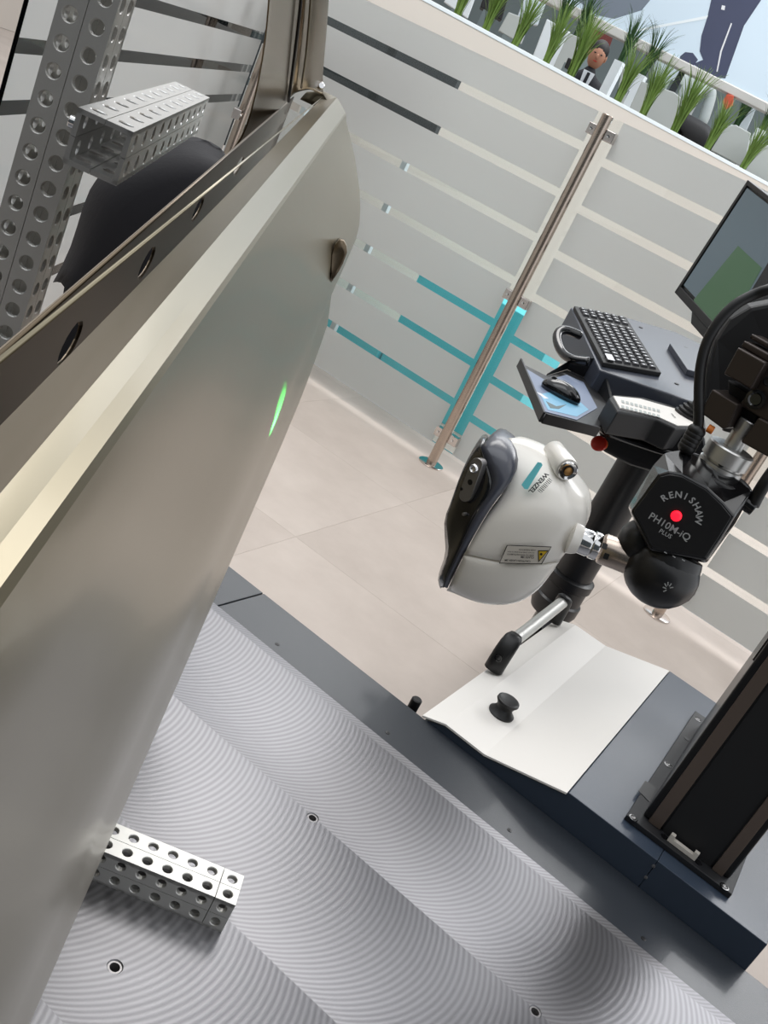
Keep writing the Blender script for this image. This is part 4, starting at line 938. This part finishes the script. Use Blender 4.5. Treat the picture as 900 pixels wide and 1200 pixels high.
# lens plate
lo, l1, l2 = PD(561, 528, .966), PD(543, 585, .968), PD(572, 560, .955)
ln = (l1-lo).cross(l2-lo).normalized(); ln = -ln if ln.dot(CAM-lo) < 0 else ln
lo2 = PD(552, 556, .962)
def stad(a, b, r, n=10):
    out = []
    ax_, ay_ = a; bx_, by_ = b; L_ = math.hypot(bx_-ax_, by_-ay_); ux, uy = (bx_-ax_)/L_, (by_-ay_)/L_; an = math.atan2(uy, ux)
    for k in range(n+1): t = an+math.pi/2+math.pi*k/n; out.append((ax_+r*math.cos(t), ay_+r*math.sin(t)))
    for k in range(n+1): t = an-math.pi/2+math.pi*k/n; out.append((bx_+r*math.cos(t), by_+r*math.sin(t)))
    return out
prism('lens_plate', [PP(x, y, lo2, ln) for x, y in stad((558, 544), (545, 581), 7.2)], -ln*.008, 'alu_dark', LS, bevel=.0006)
lp_ = PP(556.5, 549, lo2, ln)
lz = lathe('lens', lp_, ln, [(-.001, .0050), (.002, .0050), (.0035, .0038), (.002, .0030), (.001, .0012)], 'chrome', LS, 24)
lathe('aperture', PP(541, 573, lo2, ln), ln, [(0, .0016), (.0006, .0016), (.0007, .0008)], 'rubber', LS, 12)
lathe('aperture', PP(551, 565, lo2, ln), ln, [(0, .003), (.0006, .003), (.0007, .0015)], 'rubber', LS, 16)
lathe('face_screw', PD(543.5, 602.5, .955), ln, [(-.004, .0018), (.001, .0018), (.0012, .0008)], 'alu_dark', LS, 12)
lathe('neck', cb_+cd*.006, -cd, [(0, .006), (.004, .018), (.010, .0165), (.014, .0145)], 'gloss_white', LS, 32)
# round socket housing on top
ka, kb_ = PD(649, 529, 1.02), PD(664.5, 550.5, .985); kd = (kb_-ka).normalized(); kL = (kb_-ka).length
sh = lathe('socket_housing', ka-kd*.006, kd, [(0, .006), (.0015, .0095), (.005, .0118), (kL+.003, .0126), (kL+.006, .0118)], 'gloss_white', LS, 32)
kb_ = kb_+kd*.0005
lathe('socket_ring', kb_-kd*.001, kd, [(0, .0105), (.0035, .0105), (.0045, .0092), (.003, .0065)], 'chrome', sh, 32)
lathe('socket_insert', kb_-kd*.001, kd, [(0, .0066), (.003, .0066), (.0031, .0048)], 'rubber', sh, 24)
lathe('socket_pins', kb_-kd*.001, kd, [(0, .0046), (.0046, .0046), (.0048, .004)], 'gold', sh, 24)
# lettering and stickers
def quad(nm, pts, D, m, h=.0003, dD=None):
    q = [PD(x, y, (D if not isinstance(D, (list, tuple)) else D[i])) for i, (x, y) in enumerate(pts)]; nn = (q[1]-q[0]).cross(q[2]-q[0]).normalized(); nn = -nn if nn.dot(CAM-q[0]) < 0 else nn
    return prism(nm, q, nn*h, m, LS), q, nn
DT = .970
quad('brand_stripe', [(634, 542.5), (635.5, 545), (618, 573.5), (614.5, 573), (611, 568), (630, 541.5)], [DT+.002, DT+.002, DT-.012, DT-.012, DT-.010, DT+.002], 'teal', .001)
wc = PD(631, 566, .9635); wu_ = PD(622, 576, .962)-PD(641, 555, .972); wv = PD(640, 573, .962)-PD(630, 564, .966)
text('brand_lettering', 'WENZEL', wc, wu_, wv, 'ink', LS, width=.0265, bold=.03)
text('small_lettering', 'iIIiIIiIIi', PD(638.5, 569, .9615), wu_, wv, 'ink', LS, width=.017)
lb, lq, lnn = quad('warning_label', [(594, 638.5), (646.5, 640.5), (635, 661), (585, 660)], [.9455, .9475, .9475, .9455], 'ink', .0006)
lb2, lq2, ln2 = quad('label_face', [(594.8, 639.5), (645.3, 641.4), (634.3, 660.1), (586, 659.1)], [.9450, .9470, .9470, .9450], 'labelw', .0006)
def lpt(x, y): return PP(x, y, lq2[0]+ln2*.0009, ln2)
tr = lpt(636, 651)
prism('warning_triangle', [lpt(630.5, 645), (lpt(643, 645)), lpt(631, 659)], ln2*.0002, 'ink', LS)
prism('warning_triangle', [lpt(631.6, 646), (lpt(641.2, 646)), lpt(631.9, 656.4)], ln2*.0004, 'yellow', LS)
lathe('warning_symbol', lpt(634.2, 649.3), ln2, [(0, .0014), (.0005, .0014)], 'ink', LS, 12)
uu = lpt(594, 650)-lpt(626, 651.5); vv = lpt(606, 660)-lpt(608, 640)
for (x, y, b, wd) in ((618, 644.4, 'LASER RADIATION', .017), (610.5, 647, 'DO NOT STARE INTO BEAM OR VIEW', .027), (610, 650, 'DIRECTLY WITH INSTRUMENTS', .027), (618, 653, 'CLASS 2M', .013), (606.5, 657, 'CAUTION LASER 2M', .026)):
    text('label_lettering', b, lpt(x, y), uu, vv, 'ink', LS, width=wd, bold=.01)
# ================================================================ black clamp cross and cable arch
CC = thing('arm_clamp', 'bronze-black metal clamp blocks above the aluminium adapter', 'clamp', PD(870, 460, 1.03))
def blk(nm, pts, D, ext, m='brownm'):
    q0 = PD(pts[0][0], pts[0][1], D); nn = (CAM-q0); nn.z = 0; nn.normalize(); nn = (nn+rt*-.28).normalized()
    return prism(nm, [PP(x, y, q0, nn) for x, y in pts], -nn*ext, m, CC, bevel=.0014)
blk('upper_block', [(865, 407), (897, 425), (880, 456), (848, 438)], 1.00, .055)
blk('rib', [(872, 399), (925, 428), (921, 437), (868, 406)], 1.015, .04)
blk('rib', [(881, 391), (930, 418), (927, 425), (878, 396)], 1.03, .04)
blk('left_block', [(835, 456), (865, 474), (853, 501), (847, 503), (820, 483)], 1.00, .05)
blk('right_block', [(889, 489), (925, 508), (925, 548), (895, 533), (868, 518)], 1.00, .05)
blk('centre_block', [(897, 426), (930, 444), (925, 508), (889, 489), (866, 474), (880, 457)], 1.012, .05)
blk('web_block', [(853, 445), (890, 470), (885, 505), (855, 492)], 1.03, .03, 'blackm')
def disc(x, y, D, r, m, nm, h=.002):
    q = PD(x, y, D); nn = (CAM-q); nn.z = 0; nn.normalize(); nn = (nn+rt*-.28).normalized(); return lathe(nm, q-nn*h, nn, [(0, r), (h, r), (h*1.3, r*.7), (h*.6, r*.55), (h*.6, r*.1)], m, CC, 24)
disc(885, 468, 1.000, .0095, 'blackg', 'clamp_screw'); disc(900, 447, 1.003, .005, 'rubber', 'clamp_screw')
AR = thing('machine_arm', 'black machine arm carrying the clamp, entering from the right edge', 'machine arm', PD(905, 420, 1.1))
ac = PD(915, 440, 1.09)
obox('ram', V((ac.x-.025, ac.y, ac.z-.04)), V((.075, 0, 0)), V((0, 1.565-ac.y, 0)), Z*.08, 'blackm', AR, bevel=.006)
obox('carriage', V((ac.x-.04, 1.6245, ac.z-.12)), V((.33, 0, 0)), V((0, -.06, 0)), Z*.26, 'black', AR, bevel=.008)
pa = [(905, 338, 1.03), (884, 345, 1.03), (862, 357, 1.025), (843, 376, 1.02), (829, 400, 1.015), (822, 425, 1.01), (819.5, 450, 1.005), (819, 478, 1.0), (818, 500, 1.0), (812, 514, 1.0), (806, 523, 1.0)]
CB = thing('cable', 'thick black cable arching down from the machine arm to the probe head', 'cable', PD(822, 440, 1.01))
tube('sheath', [PD(940, 330, 1.04)]+[PD(*q) for q in pa], .0052, 'rubber', CB, 14)
bt = [PD(819, 500, 1.0), PD(813, 514, .998), PD(804, 526, .997)]
for k in range(5): ellipsoid('strain_relief', bt[0].lerp(bt[2], .2+k*.18), (.0092, .0092, .0072), 'rubber', CB, seg=14)
hs_ = [PD(*q) for q in ((930, 350, 1.08), (880, 360, 1.08), (856, 374, 1.08), (838, 398, 1.08), (829, 428, 1.07), (825, 470, 1.06), (826, 482, 1.06), (845, 460, 1.07), (870, 470, 1.07), (930, 480, 1.08))]
prism('cable_guard', hs_, od*.03, 'blackm', AR, bevel=.004)
c2a = PD(862, 596, .995); 
C2 = thing('cable', 'short black cable plugged into the right side of the probe head', 'cable', c2a)
cyl('plug', PD(872, 588, 1.0), PD(884, 597, 1.0), .0075, 'blackg', C2); tube('sheath', [PD(882, 592, 1.0), PD(888, 580, 1.0), PD(898, 564, 1.0), PD(915, 540, 1.01), PD(940, 500, 1.03)], .0065, 'rubber', C2)
# green laser line from the scanner onto the door
tgt = RD(327, 480, (hit(327, 480) or 1.35)); src = PD(517, 600, .93)
l = bpy.data.lights.new('scanner_laser', 'SPOT'); l.energy = 26; l.color = (.05, 1, .12); l.spot_size = math.radians(5.5); l.spot_blend = .9; l.shadow_soft_size = .001
lo_ = bpy.data.objects.new('scanner_laser', l); C.objects.link(lo_); lo_.location = src; lo_.rotation_euler = (tgt-src).to_track_quat('-Z', 'Y').to_euler()
